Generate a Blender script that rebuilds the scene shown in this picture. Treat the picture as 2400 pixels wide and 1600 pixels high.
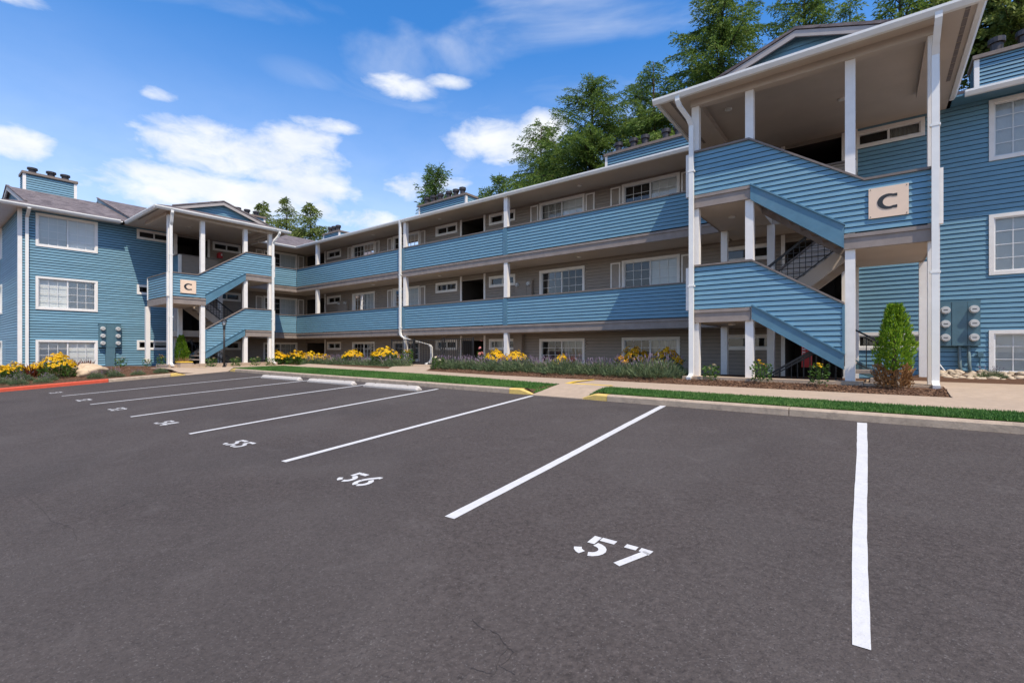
import bpy, bmesh, math, random
import numpy as np
from mathutils import Vector, Matrix, noise

# ------------------------------------------------------------------ scene, camera, sky, sun, exposure
for o in list(bpy.data.objects):
    bpy.data.objects.remove(o)
sc = bpy.context.scene
col = sc.collection
R = math.radians
ZC = 1.475                      # eye height over the tarmac below the camera
cam_d = bpy.data.cameras.new('camera')
cam = bpy.data.objects.new('camera', cam_d); col.objects.link(cam)
cam_d.sensor_width = 36.0
cam_d.lens = 36.0 * 1109.0 / 2400.0
cam_d.shift_y = 19.0 / 2400.0
cam_d.clip_start = 0.05; cam_d.clip_end = 3000
cam.location = (0, 0, ZC)
cam.rotation_euler = (R(90), 0, math.atan2(.608, .794))
sc.camera = cam
sc.render.engine = 'CYCLES'
sc.view_settings.view_transform = 'Standard'
sc.view_settings.look = 'None'
sc.view_settings.gamma = 1.0
sc.view_settings.use_curve_mapping = False
sc.view_settings.exposure = 1.17

SUN = Vector((0.56, -0.25, 1.0)).normalized()
sun_d = bpy.data.lights.new('sun', 'SUN'); sun = bpy.data.objects.new('sun', sun_d); col.objects.link(sun)
sun_d.energy = 2.15; sun_d.angle = R(0.53); sun_d.color = (1.0, .90, .74)
sun.rotation_euler = SUN.to_track_quat('Z', 'Y').to_euler()
sun.location = (20, -8, 40)

class NT:
    """small helper for node trees"""
    def __init__(s, tree): s.t = tree; s.n = tree.nodes; s.l = tree.links
    def new(s, typ, **kw):
        nd = s.n.new(typ)
        for k, v in kw.items(): setattr(nd, k, v)
        return nd
    def put(s, sock, v):
        if isinstance(v, bpy.types.NodeSocket): s.l.new(v, sock)
        elif v is not None: sock.default_value = v
    def math(s, op, a, b=None, c=None, clamp=False):
        nd = s.new('ShaderNodeMath', operation=op, use_clamp=clamp)
        s.put(nd.inputs[0], a); s.put(nd.inputs[1], b)
        if c is not None: s.put(nd.inputs[2], c)
        return nd.outputs[0]
    def noise(s, vec, scale, detail=4, rough=.55, dist=0.0):
        nd = s.new('ShaderNodeTexNoise')
        s.put(nd.inputs['Vector'], vec)
        nd.inputs['Scale'].default_value = scale; nd.inputs['Detail'].default_value = detail
        nd.inputs['Roughness'].default_value = rough; nd.inputs['Distortion'].default_value = dist
        return nd.outputs['Fac']
    def ramp(s, fac, stops):
        nd = s.new('ShaderNodeValToRGB'); s.put(nd.inputs[0], fac)
        e = nd.color_ramp.elements
        while len(e) < len(stops): e.new(.5)
        for k, (p, c) in enumerate(stops):
            e[k].position = p; e[k].color = (*c, 1) if len(c) == 3 else c
        return nd.outputs[0]
    def mix(s, fac, a, b, mode='MIX'):
        nd = s.new('ShaderNodeMix', data_type='RGBA', blend_type=mode)
        s.put(nd.inputs[0], fac)
        s.put(nd.inputs[6], a if isinstance(a, bpy.types.NodeSocket) else (*a, 1))
        s.put(nd.inputs[7], b if isinstance(b, bpy.types.NodeSocket) else (*b, 1))
        return nd.outputs[2]
    def maprange(s, v, a, b, c=0., d=1., smooth=False):
        nd = s.new('ShaderNodeMapRange', interpolation_type='SMOOTHSTEP' if smooth else 'LINEAR')
        nd.clamp = True if not smooth else nd.clamp
        s.put(nd.inputs[0], v)
        for k, q in zip((1, 2, 3, 4), (a, b, c, d)): nd.inputs[k].default_value = q
        return nd.outputs[0]

# pixel of the photograph -> direction (world); used for where clouds stand in the sky
CX, SX = .794, .608
def pixdir(px, py):
    a = (px - 1200) / 1109.
    return Vector((CX * a - SX, SX * a + CX, -(py - 819) / 1109.)).normalized()
def azel(px, py):
    d = pixdir(px, py)
    return math.atan2(d.x, d.y), math.asin(d.z)

world = bpy.data.worlds.new('World'); sc.world = world; world.use_nodes = True
W = NT(world.node_tree); W.n.clear()
sky = W.new('ShaderNodeTexSky', sky_type='NISHITA')
sky.sun_disc = False
sky.sun_elevation = math.asin(SUN.z); sky.sun_rotation = math.atan2(SUN.x, SUN.y)
sky.altitude = 100; sky.air_density = 1.1; sky.dust_density = .35; sky.ozone_density = 2.2
tc = W.new('ShaderNodeTexCoord')
sep = W.new('ShaderNodeSeparateXYZ'); W.l.new(tc.outputs['Generated'], sep.inputs[0])
az = W.math('ARCTAN2', sep.outputs[0], sep.outputs[1])
el = W.math('ARCSINE', sep.outputs[2])
# flatten the direction so the cloud noise gets wider than tall
cmb = W.new('ShaderNodeCombineXYZ')
W.put(cmb.inputs[0], W.math('MULTIPLY', sep.outputs[0], 1.0)); W.put(cmb.inputs[1], sep.outputs[1]); W.put(cmb.inputs[2], W.math('MULTIPLY', sep.outputs[2], 2.1))
n_big = W.noise(cmb.outputs[0], 6.0, 8, .58, .35)
n_fine = W.noise(cmb.outputs[0], 17.0, 7, .6, .4)
puff = W.math('ADD', W.math('MULTIPLY', W.math('SUBTRACT', n_big, .5), 2.6), W.math('MULTIPLY', W.math('SUBTRACT', n_fine, .5), 1.6))
def blob(u0, v0, su, sup, sdn, gain=1.0):
    du = W.math('SUBTRACT', az, u0)
    du = W.math('WRAP', du, math.pi, -math.pi)
    du = W.math('DIVIDE', du, su)
    dv = W.math('SUBTRACT', el, v0)
    dvu = W.math('DIVIDE', W.math('MAXIMUM', dv, 0.), sup)
    dvd = W.math('DIVIDE', W.math('MINIMUM', dv, 0.), sdn)
    q = W.math('ADD', W.math('MULTIPLY', du, du), W.math('ADD', W.math('MULTIPLY', dvu, dvu), W.math('MULTIPLY', dvd, dvd)))
    return W.math('MULTIPLY', W.math('SUBTRACT', 1.0, q), gain)
def pblob(px, py, wx, up, dn, gain=1.0):
    u, v = azel(px, py); u1, _ = azel(px + wx, py); _, vu = azel(px, py - up); _, vd = azel(px, py + dn)
    return (u, v, abs(u1 - u), abs(vu - v), abs(vd - v), gain)
blobs = [pblob(560, 370, 250, 78, 62, 1.15), pblob(700, 350, 130, 65, 80, 1.0), pblob(430, 345, 110, 40, 60, 1.0),
         pblob(520, 450, 330, 55, 70, 1.0), pblob(740, 435, 130, 50, 40, .8), pblob(935, 200, 78, 30, 30, .75),
         pblob(1045, 190, 55, 14, 16, .45), pblob(760, 296, 80, 18, 16, .5), pblob(1170, 340, 130, 62, 55, 1.1), pblob(1275, 300, 70, 50, 60, 1.0),
         pblob(20, 330, 120, 60, 60, 1.1), pblob(860, 515, 110, 28, 40, .8), pblob(360, 218, 45, 16, 14, .35),
         pblob(20, -10, 110, 28, 18, .6), pblob(1000, 440, 120, 40, 60, .45)]
random.seed(5)
for k in range(16):            # the same fair-weather clouds go on round the rest of the sky
    u = -0.1 + k * .33 + random.uniform(-.12, .12); v = random.uniform(.25, .62)
    ur = math.remainder(u, 2 * math.pi)
    if -1.62 < ur < .28: continue
    blobs.append((math.remainder(u, 2 * math.pi), v, random.uniform(.12, .26), random.uniform(.06, .13), random.uniform(.05, .08), random.uniform(.7, 1.1)))
acc = None
for b in blobs:
    m = blob(*b)
    acc = m if acc is None else W.math('SMOOTH_MAX', acc, m, .15)
dens = W.math('ADD', acc, puff)
cov = W.math('MULTIPLY', W.maprange(dens, -.30, 1.15, 0, 1, True), .97)
# thin cirrus
cmb2 = W.new('ShaderNodeCombineXYZ')
W.put(cmb2.inputs[0], W.math('MULTIPLY', sep.outputs[0], 1.2)); W.put(cmb2.inputs[1], sep.outputs[1]); W.put(cmb2.inputs[2], W.math('MULTIPLY', sep.outputs[2], 3.6))
cir = W.noise(cmb2.outputs[0], 2.2, 6, .52, .9)
cir = W.maprange(cir, .44, .80, 0, .40, True)
wis = blob(*pblob(690, 170, 190, 80, 90, 1.0))
wis2 = W.math('ADD', wis, W.math('MULTIPLY', W.math('SUBTRACT', cir, .12), 3.0))
cir = W.math('MAXIMUM', cir, W.maprange(wis2, .15, 1.7, 0, .55, True))
lowhaze = W.maprange(el, .02, .60, .55, 0, True)
cov_all = W.math('MAXIMUM', W.math('MAXIMUM', cov, cir), lowhaze)
hsv = W.new('ShaderNodeHueSaturation'); hsv.inputs['Saturation'].default_value = 1.36; hsv.inputs['Hue'].default_value = .497; hsv.inputs['Value'].default_value = .70
W.l.new(sky.outputs[0], hsv.inputs['Color'])
shade = W.noise(cmb.outputs[0], 9.0, 5, .55, .2)
ccol = W.ramp(shade, [(.28, (2.5, 2.7, 3.05)), (.62, (3.2, 3.25, 3.35))])
tint = W.mix(1.0, hsv.outputs[0], (.96, .90, 1.02), 'MULTIPLY')
skyc = W.mix(cov_all, tint, ccol)
bg = W.new('ShaderNodeBackground'); W.l.new(skyc, bg.inputs[0]); bg.inputs[1].default_value = 0.145
wo = W.new('ShaderNodeOutputWorld'); W.l.new(bg.outputs[0], wo.inputs[0])

# ------------------------------------------------------------------ materials
M = {}
def surf(name, stops, scale=6., detail=5, rough=.6, bump=.0, bscale=40., spec=.35, extra=None, stretch=None, metallic=0.):
    m = bpy.data.materials.new(name); m.use_nodes = True
    T = NT(m.node_tree); bs = T.n['Principled BSDF']
    geo = T.new('ShaderNodeNewGeometry'); vec = geo.outputs['Position']
    if stretch:
        mp = T.new('ShaderNodeMapping'); T.l.new(vec, mp.inputs[0]); mp.inputs['Scale'].default_value = stretch; vec = mp.outputs[0]
    fac = T.noise(vec, scale, detail, .6)
    c = T.ramp(fac, stops) if len(stops) > 1 else None
    if extra: c = extra(T, vec, c)
    if c is not None: T.l.new(c, bs.inputs['Base Color'])
    else: bs.inputs['Base Color'].default_value = (*stops[0][1], 1)
    bs.inputs['Roughness'].default_value = rough; bs.inputs['Specular IOR Level'].default_value = spec
    bs.inputs['Metallic'].default_value = metallic
    if bump:
        bn = T.new('ShaderNodeBump'); bn.inputs['Strength'].default_value = bump; bn.inputs['Distance'].default_value = .01
        T.l.new(T.noise(vec, bscale, 4, .65), bn.inputs['Height']); T.l.new(bn.outputs[0], bs.inputs['Normal'])
    M[name] = m
    return m
def two(c, d=.12):
    return [(.3, tuple(x * (1 - d) for x in c)), (.7, tuple(x * (1 + d) for x in c))]

BLUE = (.150, .294, .385)
def weather(T, vec, c):       # pale dust and faint runs with a shape of their own
    f = T.noise(vec, 1.3, 6, .7, .4)
    c = T.mix(T.maprange(f, .52, .78, 0, .22), c, (.30, .35, .37))
    gi = T.new('ShaderNodeNewGeometry'); hv = T.new('ShaderNodeHueSaturation')
    T.put(hv.inputs['Value'], T.maprange(gi.outputs['Random Per Island'], 0, 1, .90, 1.10)); T.l.new(c, hv.inputs['Color'])
    return hv.outputs[0]
surf('siding_blue', two(BLUE, .10), 3.0, 6, .55, .12, 60, .35, weather, (1, 1, 6))
surf('trim_blue', two((.090, .200, .275), .10), 3.0, 5, .5, .08, 50, .4, weather)
surf('siding_brown', two((.30, .25, .205), .10), 3.0, 6, .6, .12, 60, .3, None, (1, 1, 6))
surf('beam_brown', two((.29, .24, .21), .14), 4.0, 6, .6, .15, 45, .3)
surf('soffit', two((.54, .46, .385), .06), 1.5, 4, .7, .04, 60, .25)
def woodwear(T, vec, c):
    f = T.noise(vec, 5., 7, .75, .6)
    return T.mix(T.maprange(f, .66, .80, 0, .35), c, (.38, .31, .25))
surf('trim_white', two((.83, .785, .73), .05), 5.0, 5, .5, .05, 60, .4, woodwear)
surf('gutter_white', two((.82, .80, .75), .05), 3.0, 5, .35, .03, 60, .5, woodwear)
surf('gap_shade', [(0, (.022, .026, .030))], 5, 2, .9)  # near-black core behind the boards; shade of the lap gaps put into its colour
surf('trim_taupe', two((.40, .36, .335), .06), 5.0, 5, .5, .05, 60, .4)
surf('cap_brown', two((.20, .165, .145), .15), 6, 6, .6, .1, 60, .3)
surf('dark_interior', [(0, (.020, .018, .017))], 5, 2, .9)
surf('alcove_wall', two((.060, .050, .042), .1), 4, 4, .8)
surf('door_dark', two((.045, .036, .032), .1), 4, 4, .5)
surf('iron_black', [(0, (.018, .018, .020))], 5, 2, .45, 0, 40, .5)
surf('vinyl_white', two((.74, .73, .71), .03), 4, 3, .4, 0, 40, .5)
surf('shutter_beige', two((.52, .455, .395), .08), 6, 5, .55, .05, 60)
surf('flue_metal', two((.060, .052, .052), .3), 9, 5, .45, .1, 60, .5, None, None, .6)
surf('cap_metal', two((.21, .165, .135), .18), 7, 6, .55, .08, 60, .4)
surf('cap_metal_dark', [(0, (.034, .029, .028))], 5, 2, .9)
surf('light_glass', [(0, (.75, .72, .65))], 5, 2, .3)
surf('sign_face', two((.86, .64, .47), .03), 4, 4, .5, .02, 60)
surf('sign_black', [(0, (.035, .037, .040))], 4, 2, .5)
surf('red_paint', two((.50, .012, .018), .1), 5, 4, .35, 0, 40, .5)
surf('meter_box', two((.085, .165, .205), .08), 5, 5, .4, .02, 60, .4)
surf('meter_glass', two((.55, .55, .54), .06), 9, 4, .15, 0, 40, .6)
surf('meter_dark', [(0, (.03, .03, .03))], 4, 2, .4)
surf('conduit', two((.16, .215, .215), .15), 8, 5, .4, .03, 60, .4)
def roofx(T, vec, c):
    br = T.new('ShaderNodeTexVoronoi'); br.inputs['Scale'].default_value = 3.6
    mp = T.new('ShaderNodeMapping'); T.l.new(vec, mp.inputs[0]); mp.inputs['Scale'].default_value = (1, 1, 6); T.l.new(mp.outputs[0], br.inputs['Vector'])
    sp = T.new('ShaderNodeSeparateColor'); T.l.new(br.outputs['Color'], sp.inputs[0])
    return T.mix(T.maprange(sp.outputs[0], .2, .9, 0, .85), c, (.085, .070, .074))
surf('shingle', two((.205, .172, .170), .22), 9, 7, .9, .35, 70, .15, roofx)

# tarmac: aggregate grain, broad stains, hairline cracks
def asph(T, vec, c):
    st = T.noise(vec, .55, 6, .62, .5)
    c = T.mix(T.maprange(st, .42, .72, 0, .6), c, (.102, .088, .081))
    dk = T.noise(vec, .33, 6, .6, .8)
    c = T.mix(T.maprange(dk, .50, .72, 0, .45), c, (.050, .043, .041))
    st2 = T.noise(vec, 3.2, 7, .7, .6)
    c = T.mix(T.maprange(st2, .56, .72, 0, .30), c, (.142, .125, .116))
    vo = T.new('ShaderNodeTexVoronoi', feature='DISTANCE_TO_EDGE'); vo.inputs['Scale'].default_value = .27
    wv = T.new('ShaderNodeTexNoise'); wv.inputs['Scale'].default_value = 1.7; wv.inputs['Detail'].default_value = 7; wv.inputs['Roughness'].default_value = .7
    T.l.new(vec, wv.inputs['Vector'])
    sm = T.new('ShaderNodeVectorMath', operation='MULTIPLY_ADD'); T.l.new(wv.outputs['Color'], sm.inputs[0]); sm.inputs[1].default_value = (1.1, 1.1, 0); T.l.new(vec, sm.inputs[2])
    T.l.new(sm.outputs[0], vo.inputs['Vector'])
    line = T.maprange(vo.outputs['Distance'], .0, .0016, 1, 0)
    gate = T.maprange(T.noise(vec, .32, 2, .5), .53, .60, 0, .75)
    c = T.mix(T.math('MULTIPLY', line, gate), c, (.022, .020, .020))
    sp = T.noise(vec, 85, 2, .5)
    c = T.mix(T.maprange(sp, .60, .72, 0, .45), c, (.21, .19, .18))
    sd = T.noise(vec, 70, 2, .5)
    return T.mix(T.maprange(sd, .58, .70, 0, .5), c, (.034, .028, .028))
surf('asphalt', two((.076, .0625, .057), .34), 30, 8, .93, 1.0, 60, .16, asph)
def wornp(T, vec, c):
    f = T.noise(vec, 26, 8, .78, .3)
    c = T.mix(T.maprange(f, .54, .70, 0, .6), c, (.40, .38, .36))
    g = T.noise(vec, 95, 4, .7)
    return T.mix(T.maprange(g, .60, .70, 0, .55), c, (.26, .24, .23))
surf('line_paint', two((.60, .585, .57), .06), 12, 5, .7, .3, 90, .25, wornp)
surf('yellow_paint', two((.78, .50, .045), .08), 9, 6, .65, .2, 80, .25, wornp)
def wearY(T, vec, c):
    f = T.noise(vec, 14, 8, .72, .5)
    return T.mix(T.maprange(f, .54, .70, 0, .7), c, (.42, .34, .24))
surf('yellow_curb', two((.72, .50, .15), .10), 9, 6, .7, .3, 70, .25, wearY)
def wearR(T, vec, c):
    f = T.noise(vec, 12, 8, .72, .5)
    return T.mix(T.maprange(f, .64, .78, 0, .45), c, (.30, .20, .16))
surf('red_curb', two((.60, .095, .050), .10), 9, 6, .7, .3, 70, .25, wearR)
def concx(T, vec, c):
    f = T.noise(vec, 90, 3, .6)
    c = T.mix(T.maprange(f, .56, .72, 0, .30), c, (.22, .17, .13))
    g = T.noise(vec, 1.1, 6, .65)
    return T.mix(T.maprange(g, .5, .75, 0, .25), c, (.27, .22, .18))
surf('concrete', two((.44, .335, .245), .08), 7, 7, .9, .3, 110, .15, concx)
surf('concrete_white', two((.56, .51, .46), .08), 10, 7, .85, .3, 80, .15, concx)
def curbx(T, vec, c):
    f = T.noise(vec, 5.5, 8, .72, .6)
    c = T.mix(T.maprange(f, .50, .70, 0, .55), c, (.17, .135, .11))
    g = T.noise(vec, 26, 6, .7)
    return T.mix(T.maprange(g, .62, .74, 0, .5), c, (.46, .40, .34))
surf('curb_concrete', two((.47, .365, .27), .14), 7, 7, .9, .45, 60, .15, curbx)
surf('mulch', two((.115, .062, .038), .35), 26, 8, .95, .8, 60, .1)
surf('mulch_chip', two((.20, .115, .070), .35), 14, 6, .9, .2, 60, .1)
surf('soil', two((.15, .115, .085), .25), 12, 8, .95, .4, 50, .1)
surf('grass_soil', two((.050, .105, .020), .3), 22, 6, .95, .4, 60, .1)
surf('boulder', two((.56, .42, .28), .22), 5, 8, .85, .5, 20, .2)
surf('bark', two((.085, .062, .045), .3), 8, 7, .95, .6, 20, .1)

def leafmat(name, stops, trans=.25, rough=.55):
    m = bpy.data.materials.new(name); m.use_nodes = True
    T = NT(m.node_tree); bs = T.n['Principled BSDF']; out = T.n['Material Output']
    geo = T.new('ShaderNodeNewGeometry')
    big = T.noise(geo.outputs['Position'], .8, 3, .5)
    f = T.math('ADD', T.math('MULTIPLY', geo.outputs['Random Per Island'], .65), T.math('MULTIPLY', T.math('SUBTRACT', big, .32), .85), None, True)
    c = T.ramp(f, stops)
    T.l.new(c, bs.inputs['Base Color']); bs.inputs['Roughness'].default_value = rough; bs.inputs['Specular IOR Level'].default_value = .25
    tr = T.new('ShaderNodeBsdfTranslucent'); T.l.new(c, tr.inputs[0])
    mx = T.new('ShaderNodeMixShader'); mx.inputs[0].default_value = trans
    T.l.new(bs.outputs[0], mx.inputs[1]); T.l.new(tr.outputs[0], mx.inputs[2]); T.l.new(mx.outputs[0], out.inputs[0])
    M[name] = m
leafmat('spruce', [(.1, (.045, .092, .020)), (.5, (.120, .200, .036)), (.95, (.29, .37, .075))], .38)
leafmat('spruce_yellow', [(.1, (.080, .120, .028)), (.5, (.17, .225, .052)), (.95, (.32, .35, .11))], .35)
leafmat('pine', [(.1, (.055, .110, .025)), (.9, (.17, .26, .055))])
leafmat('arborvitae', [(.1, (.045, .120, .010)), (.5, (.150, .285, .018)), (.95, (.38, .50, .050))], .4)
leafmat('dead_foliage', [(.1, (.15, .070, .028)), (.9, (.55, .29, .11))], .25)
leafmat('lavender_leaf', [(.1, (.065, .100, .045)), (.5, (.130, .180, .085)), (.95, (.26, .31, .16))])
leafmat('lavender_flower', [(.1, (.20, .15, .19)), (.5, (.27, .20, .28)), (.95, (.38, .30, .32))])
leafmat('dry_spike', [(.1, (.22, .16, .13)), (.9, (.36, .27, .24))])
leafmat('leaf_green', [(.1, (.030, .075, .012)), (.9, (.11, .20, .035))])
leafmat('petal_yellow', [(.1, (.84, .44, .004)), (.9, (.95, .64, .012))], .35)
leafmat('petal_orange', [(.1, (.80, .34, .006)), (.9, (.92, .52, .012))], .35)
leafmat('petal_pink', [(.1, (.60, .16, .16)), (.9, (.78, .34, .30))], .25)
leafmat('petal_cream', [(.1, (.70, .58, .30)), (.9, (.80, .74, .58))], .25)
leafmat('red_leaf', [(.1, (.11, .020, .012)), (.9, (.30, .075, .030))], .3)
leafmat('tan_leaf', [(.1, (.30, .17, .06)), (.9, (.52, .33, .15))], .3)
leafmat('turf', [(.1, (.035, .105, .020)), (.5, (.075, .195, .034)), (.95, (.22, .33, .10))], .25)
surf('flower_eye', [(0, (.05, .025, .01))], 4, 2, .8)
surf('river_stone', two((.50, .40, .29), .28), 2.2, 6, .75, .25, 40, .25)

# window glass: clear pane with a mirror-like face
m = bpy.data.materials.new('glass'); m.use_nodes = True; T = NT(m.node_tree); T.n.remove(T.n['Principled BSDF'])
fr = T.new('ShaderNodeFresnel'); fr.inputs[0].default_value = 1.55
fac = T.math('ADD', T.math('MULTIPLY', fr.outputs[0], .95), .015, None, True)
tp = T.new('ShaderNodeBsdfTransparent'); tp.inputs[0].default_value = (.90, .93, .93, 1)
gl = T.new('ShaderNodeBsdfGlossy'); gl.inputs['Roughness'].default_value = .015; gl.inputs[0].default_value = (.95, .97, 1, 1)
mx = T.new('ShaderNodeMixShader'); T.l.new(fac, mx.inputs[0]); T.l.new(tp.outputs[0], mx.inputs[1]); T.l.new(gl.outputs[0], mx.inputs[2])
T.l.new(mx.outputs[0], T.n['Material Output'].inputs[0]); M['glass'] = m
def slats(T, vec, c): return c
m = surf('blind', two((.70, .69, .67), .03), 3, 3, .6)
T = NT(m.node_tree); wv = T.new('ShaderNodeTexWave', bands_direction='Z'); wv.inputs['Scale'].default_value = 12.0
gg = T.new('ShaderNodeNewGeometry'); T.l.new(gg.outputs['Position'], wv.inputs['Vector'])
bn = T.new('ShaderNodeBump'); bn.inputs['Strength'].default_value = .3; bn.inputs['Distance'].default_value = .01
T.l.new(wv.outputs['Fac'], bn.inputs['Height']); T.l.new(bn.outputs[0], T.n['Principled BSDF'].inputs['Normal'])
surf('curtain', two((.42, .39, .35), .2), 9, 2, .8, 0, 40, .2, None, (6, 6, .3))

# ------------------------------------------------------------------ mesh helpers
def tag(o, label=None, cat=None, group=None, kind=None):
    if label: o['label'] = label
    if cat: o['category'] = cat
    if group: o['group'] = group
    if kind: o['kind'] = kind
    return o
def link(name, me, parent=None):
    o = bpy.data.objects.new(name, me); col.objects.link(o)
    if parent is not None: o.parent = parent; o.matrix_parent_inverse = parent.matrix_world.inverted() if parent.type == 'EMPTY' and parent.location.length else Matrix()
    return o
def empty(name, loc=(0, 0, 0), parent=None):
    o = bpy.data.objects.new(name, None); col.objects.link(o); o.location = loc; o.empty_display_size = .2
    if parent is not None: o.parent = parent
    return o

class MB:
    def __init__(s): s.v = []; s.f = []
    def add(s, pts, faces):
        k = len(s.v); s.v += [tuple(p) for p in pts]; s.f += [tuple(i + k for i in f) for f in faces]; return s
    def hexa(s, p):      # 8 points: bottom ring 0-3, top ring 4-7
        return s.add(p, [(0, 3, 2, 1), (4, 5, 6, 7), (0, 1, 5, 4), (1, 2, 6, 5), (2, 3, 7, 6), (3, 0, 4, 7)])
    def box(s, x0, x1, y0, y1, z0, z1):
        return s.hexa([(x0, y0, z0), (x1, y0, z0), (x1, y1, z0), (x0, y1, z0), (x0, y0, z1), (x1, y0, z1), (x1, y1, z1), (x0, y1, z1)])
    def fbox(s, F, a0, a1, b0, b1, z0, z1):
        return s.hexa([F(a0, b0, z0), F(a1, b0, z0), F(a1, b1, z0), F(a0, b1, z0), F(a0, b0, z1), F(a1, b0, z1), F(a1, b1, z1), F(a0, b1, z1)])
    def prism(s, ring0, ring1):
        n = len(ring0)
        return s.add(list(ring0) + list(ring1), [tuple(range(n - 1, -1, -1)), tuple(range(n, 2 * n))] + [(i, (i + 1) % n, n + (i + 1) % n, n + i) for i in range(n)])
    def fprism(s, F, poly, b0, b1):   # polygon in (a, z)
        return s.prism([F(a, b0, z) for a, z in poly], [F(a, b1, z) for a, z in poly])
    def tube(s, path, r, n=8, r1=None):
        path = [Vector(p) for p in path]; rings = []; up = Vector((0, 0, 1))
        for i, p in enumerate(path):
            d = (path[min(i + 1, len(path) - 1)] - path[max(i - 1, 0)]).normalized()
            x = d.cross(up) if abs(d.z) < .95 else d.cross(Vector((1, 0, 0))); x.normalize(); y = d.cross(x).normalized()
            rr = r if r1 is None else r + (r1 - r) * i / (len(path) - 1)
            rings.append([p + x * math.cos(2 * math.pi * k / n) * rr + y * math.sin(2 * math.pi * k / n) * rr for k in range(n)])
        k0 = len(s.v); s.v += [tuple(q) for rg in rings for q in rg]
        for i in range(len(rings) - 1):
            for k in range(n):
                s.f.append((k0 + i * n + k, k0 + i * n + (k + 1) % n, k0 + (i + 1) * n + (k + 1) % n, k0 + (i + 1) * n + k))
        s.f.append(tuple(k0 + k for k in range(n - 1, -1, -1))); s.f.append(tuple(k0 + (len(rings) - 1) * n + k for k in range(n)))
        return s
    def bar(s, p0, p1, w, h=None):     # square bar between two points
        p0 = Vector(p0); p1 = Vector(p1); d = (p1 - p0).normalized(); h = h or w
        x = d.cross(Vector((0, 0, 1))) if abs(d.z) < .98 else Vector((1, 0, 0)); x.normalize(); y = x.cross(d).normalized()
        c = [(-1, -1), (1, -1), (1, 1), (-1, 1)]
        return s.hexa([p0 + x * a * w / 2 + y * b * h / 2 for a, b in c] + [p1 + x * a * w / 2 + y * b * h / 2 for a, b in c])
    def mesh(s, name, mat, smooth=False, fix=True):
        me = bpy.data.meshes.new(name); me.from_pydata(s.v, [], s.f)
        if fix:
            bm = bmesh.new(); bm.from_mesh(me); bmesh.ops.recalc_face_normals(bm, faces=bm.faces); bm.to_mesh(me); bm.free()
        me.materials.append(M[mat] if isinstance(mat, str) else mat)
        if smooth: me.polygons.foreach_set('use_smooth', [True] * len(me.polygons))
        return me
    def build(s, name, mat, parent=None, smooth=False, fix=True):
        return link(name, s.mesh(name, mat, smooth, fix), parent)

def frame(o, A, B):
    o = Vector(o); A = Vector(A); B = Vector(B)
    return lambda a, b, z: (o.x + A.x * a + B.x * b, o.y + A.y * a + B.y * b, z)

def clip(poly, z, keep_above):
    out = []
    for i in range(len(poly)):
        p, q = poly[i], poly[(i + 1) % len(poly)]
        ip = (p[1] >= z) if keep_above else (p[1] <= z); iq = (q[1] >= z) if keep_above else (q[1] <= z)
        if ip: out.append(p)
        if ip != iq:
            t = (z - p[1]) / (q[1] - p[1]); out.append((p[0] + t * (q[0] - p[0]), z))
    return out
PITCH = .1175
def courses(F, poly, b, holes=(), pitch=PITCH, z0=None, thick=.020, gap=.014):
    """lapped boards: one list of prisms per course"""
    zlo = min(p[1] for p in poly); zhi = max(p[1] for p in poly)
    z = zlo if z0 is None else z0
    rows = []
    while z < zhi - .01:
        za, zb = max(z + gap, zlo), min(z + pitch, zhi)
        if zb - za < .012: z += pitch; continue
        pl = clip(clip(poly, za, True), zb, False)
        if len(pl) >= 3:
            pieces = [pl]
            if holes:
                a0, a1 = min(p[0] for p in pl), max(p[0] for p in pl)
                rects = [(a0, a1, za, zb)]
                for (h0, h1, hz0, hz1) in holes:
                    nr = []
                    for (r0, r1, s0, s1) in rects:
                        if h1 <= r0 or h0 >= r1 or hz1 <= s0 + 1e-4 or hz0 >= s1 - 1e-4: nr.append((r0, r1, s0, s1)); continue
                        if h0 > r0: nr.append((r0, h0, s0, s1))
                        if h1 < r1: nr.append((h1, r1, s0, s1))
                        m0, m1 = max(r0, h0), min(r1, h1)
                        if hz0 > s0 + .002: nr.append((m0, m1, s0, hz0))
                        if hz1 < s1 - .002: nr.append((m0, m1, hz1, s1))
                    rects = nr
                pieces = [[(r0, s0), (r1, s0), (r1, s1), (r0, s1)] for r0, r1, s0, s1 in rects]
            for pc in pieces:
                mb = MB()
                cl = []
                for p in pc:
                    if not cl or (abs(p[0] - cl[-1][0]) > 1e-5 or abs(p[1] - cl[-1][1]) > 1e-5): cl.append(p)
                if len(cl) > 2 and abs(cl[0][0] - cl[-1][0]) < 1e-5 and abs(cl[0][1] - cl[-1][1]) < 1e-5: cl.pop()
                if len(cl) < 3: continue
                out = lambda zz: b + .004 + thick * max(0., 1 - (zz - z) / pitch)
                mb.prism([F(a, b - .012, zz) for a, zz in cl], [F(a, out(zz), zz) for a, zz in cl])
                rows.append(mb)
        z += pitch
    return rows
def boards(F, poly, b, parent, mat='siding_blue', far=False, **kw):
    if far:
        joined(F, poly, b, parent, mat, gap=.026, thick=.024, **kw); return
    for mb in courses(F, poly, b, **kw): mb.build('clapboard', mat, parent)
def joined(F, poly, b, parent, mat, name='clapboards', **kw):
    al = MB()
    for mb in courses(F, poly, b, **kw): al.add(mb.v, mb.f)
    return tag(al.build(name, mat, parent), kind='stuff')

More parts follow.
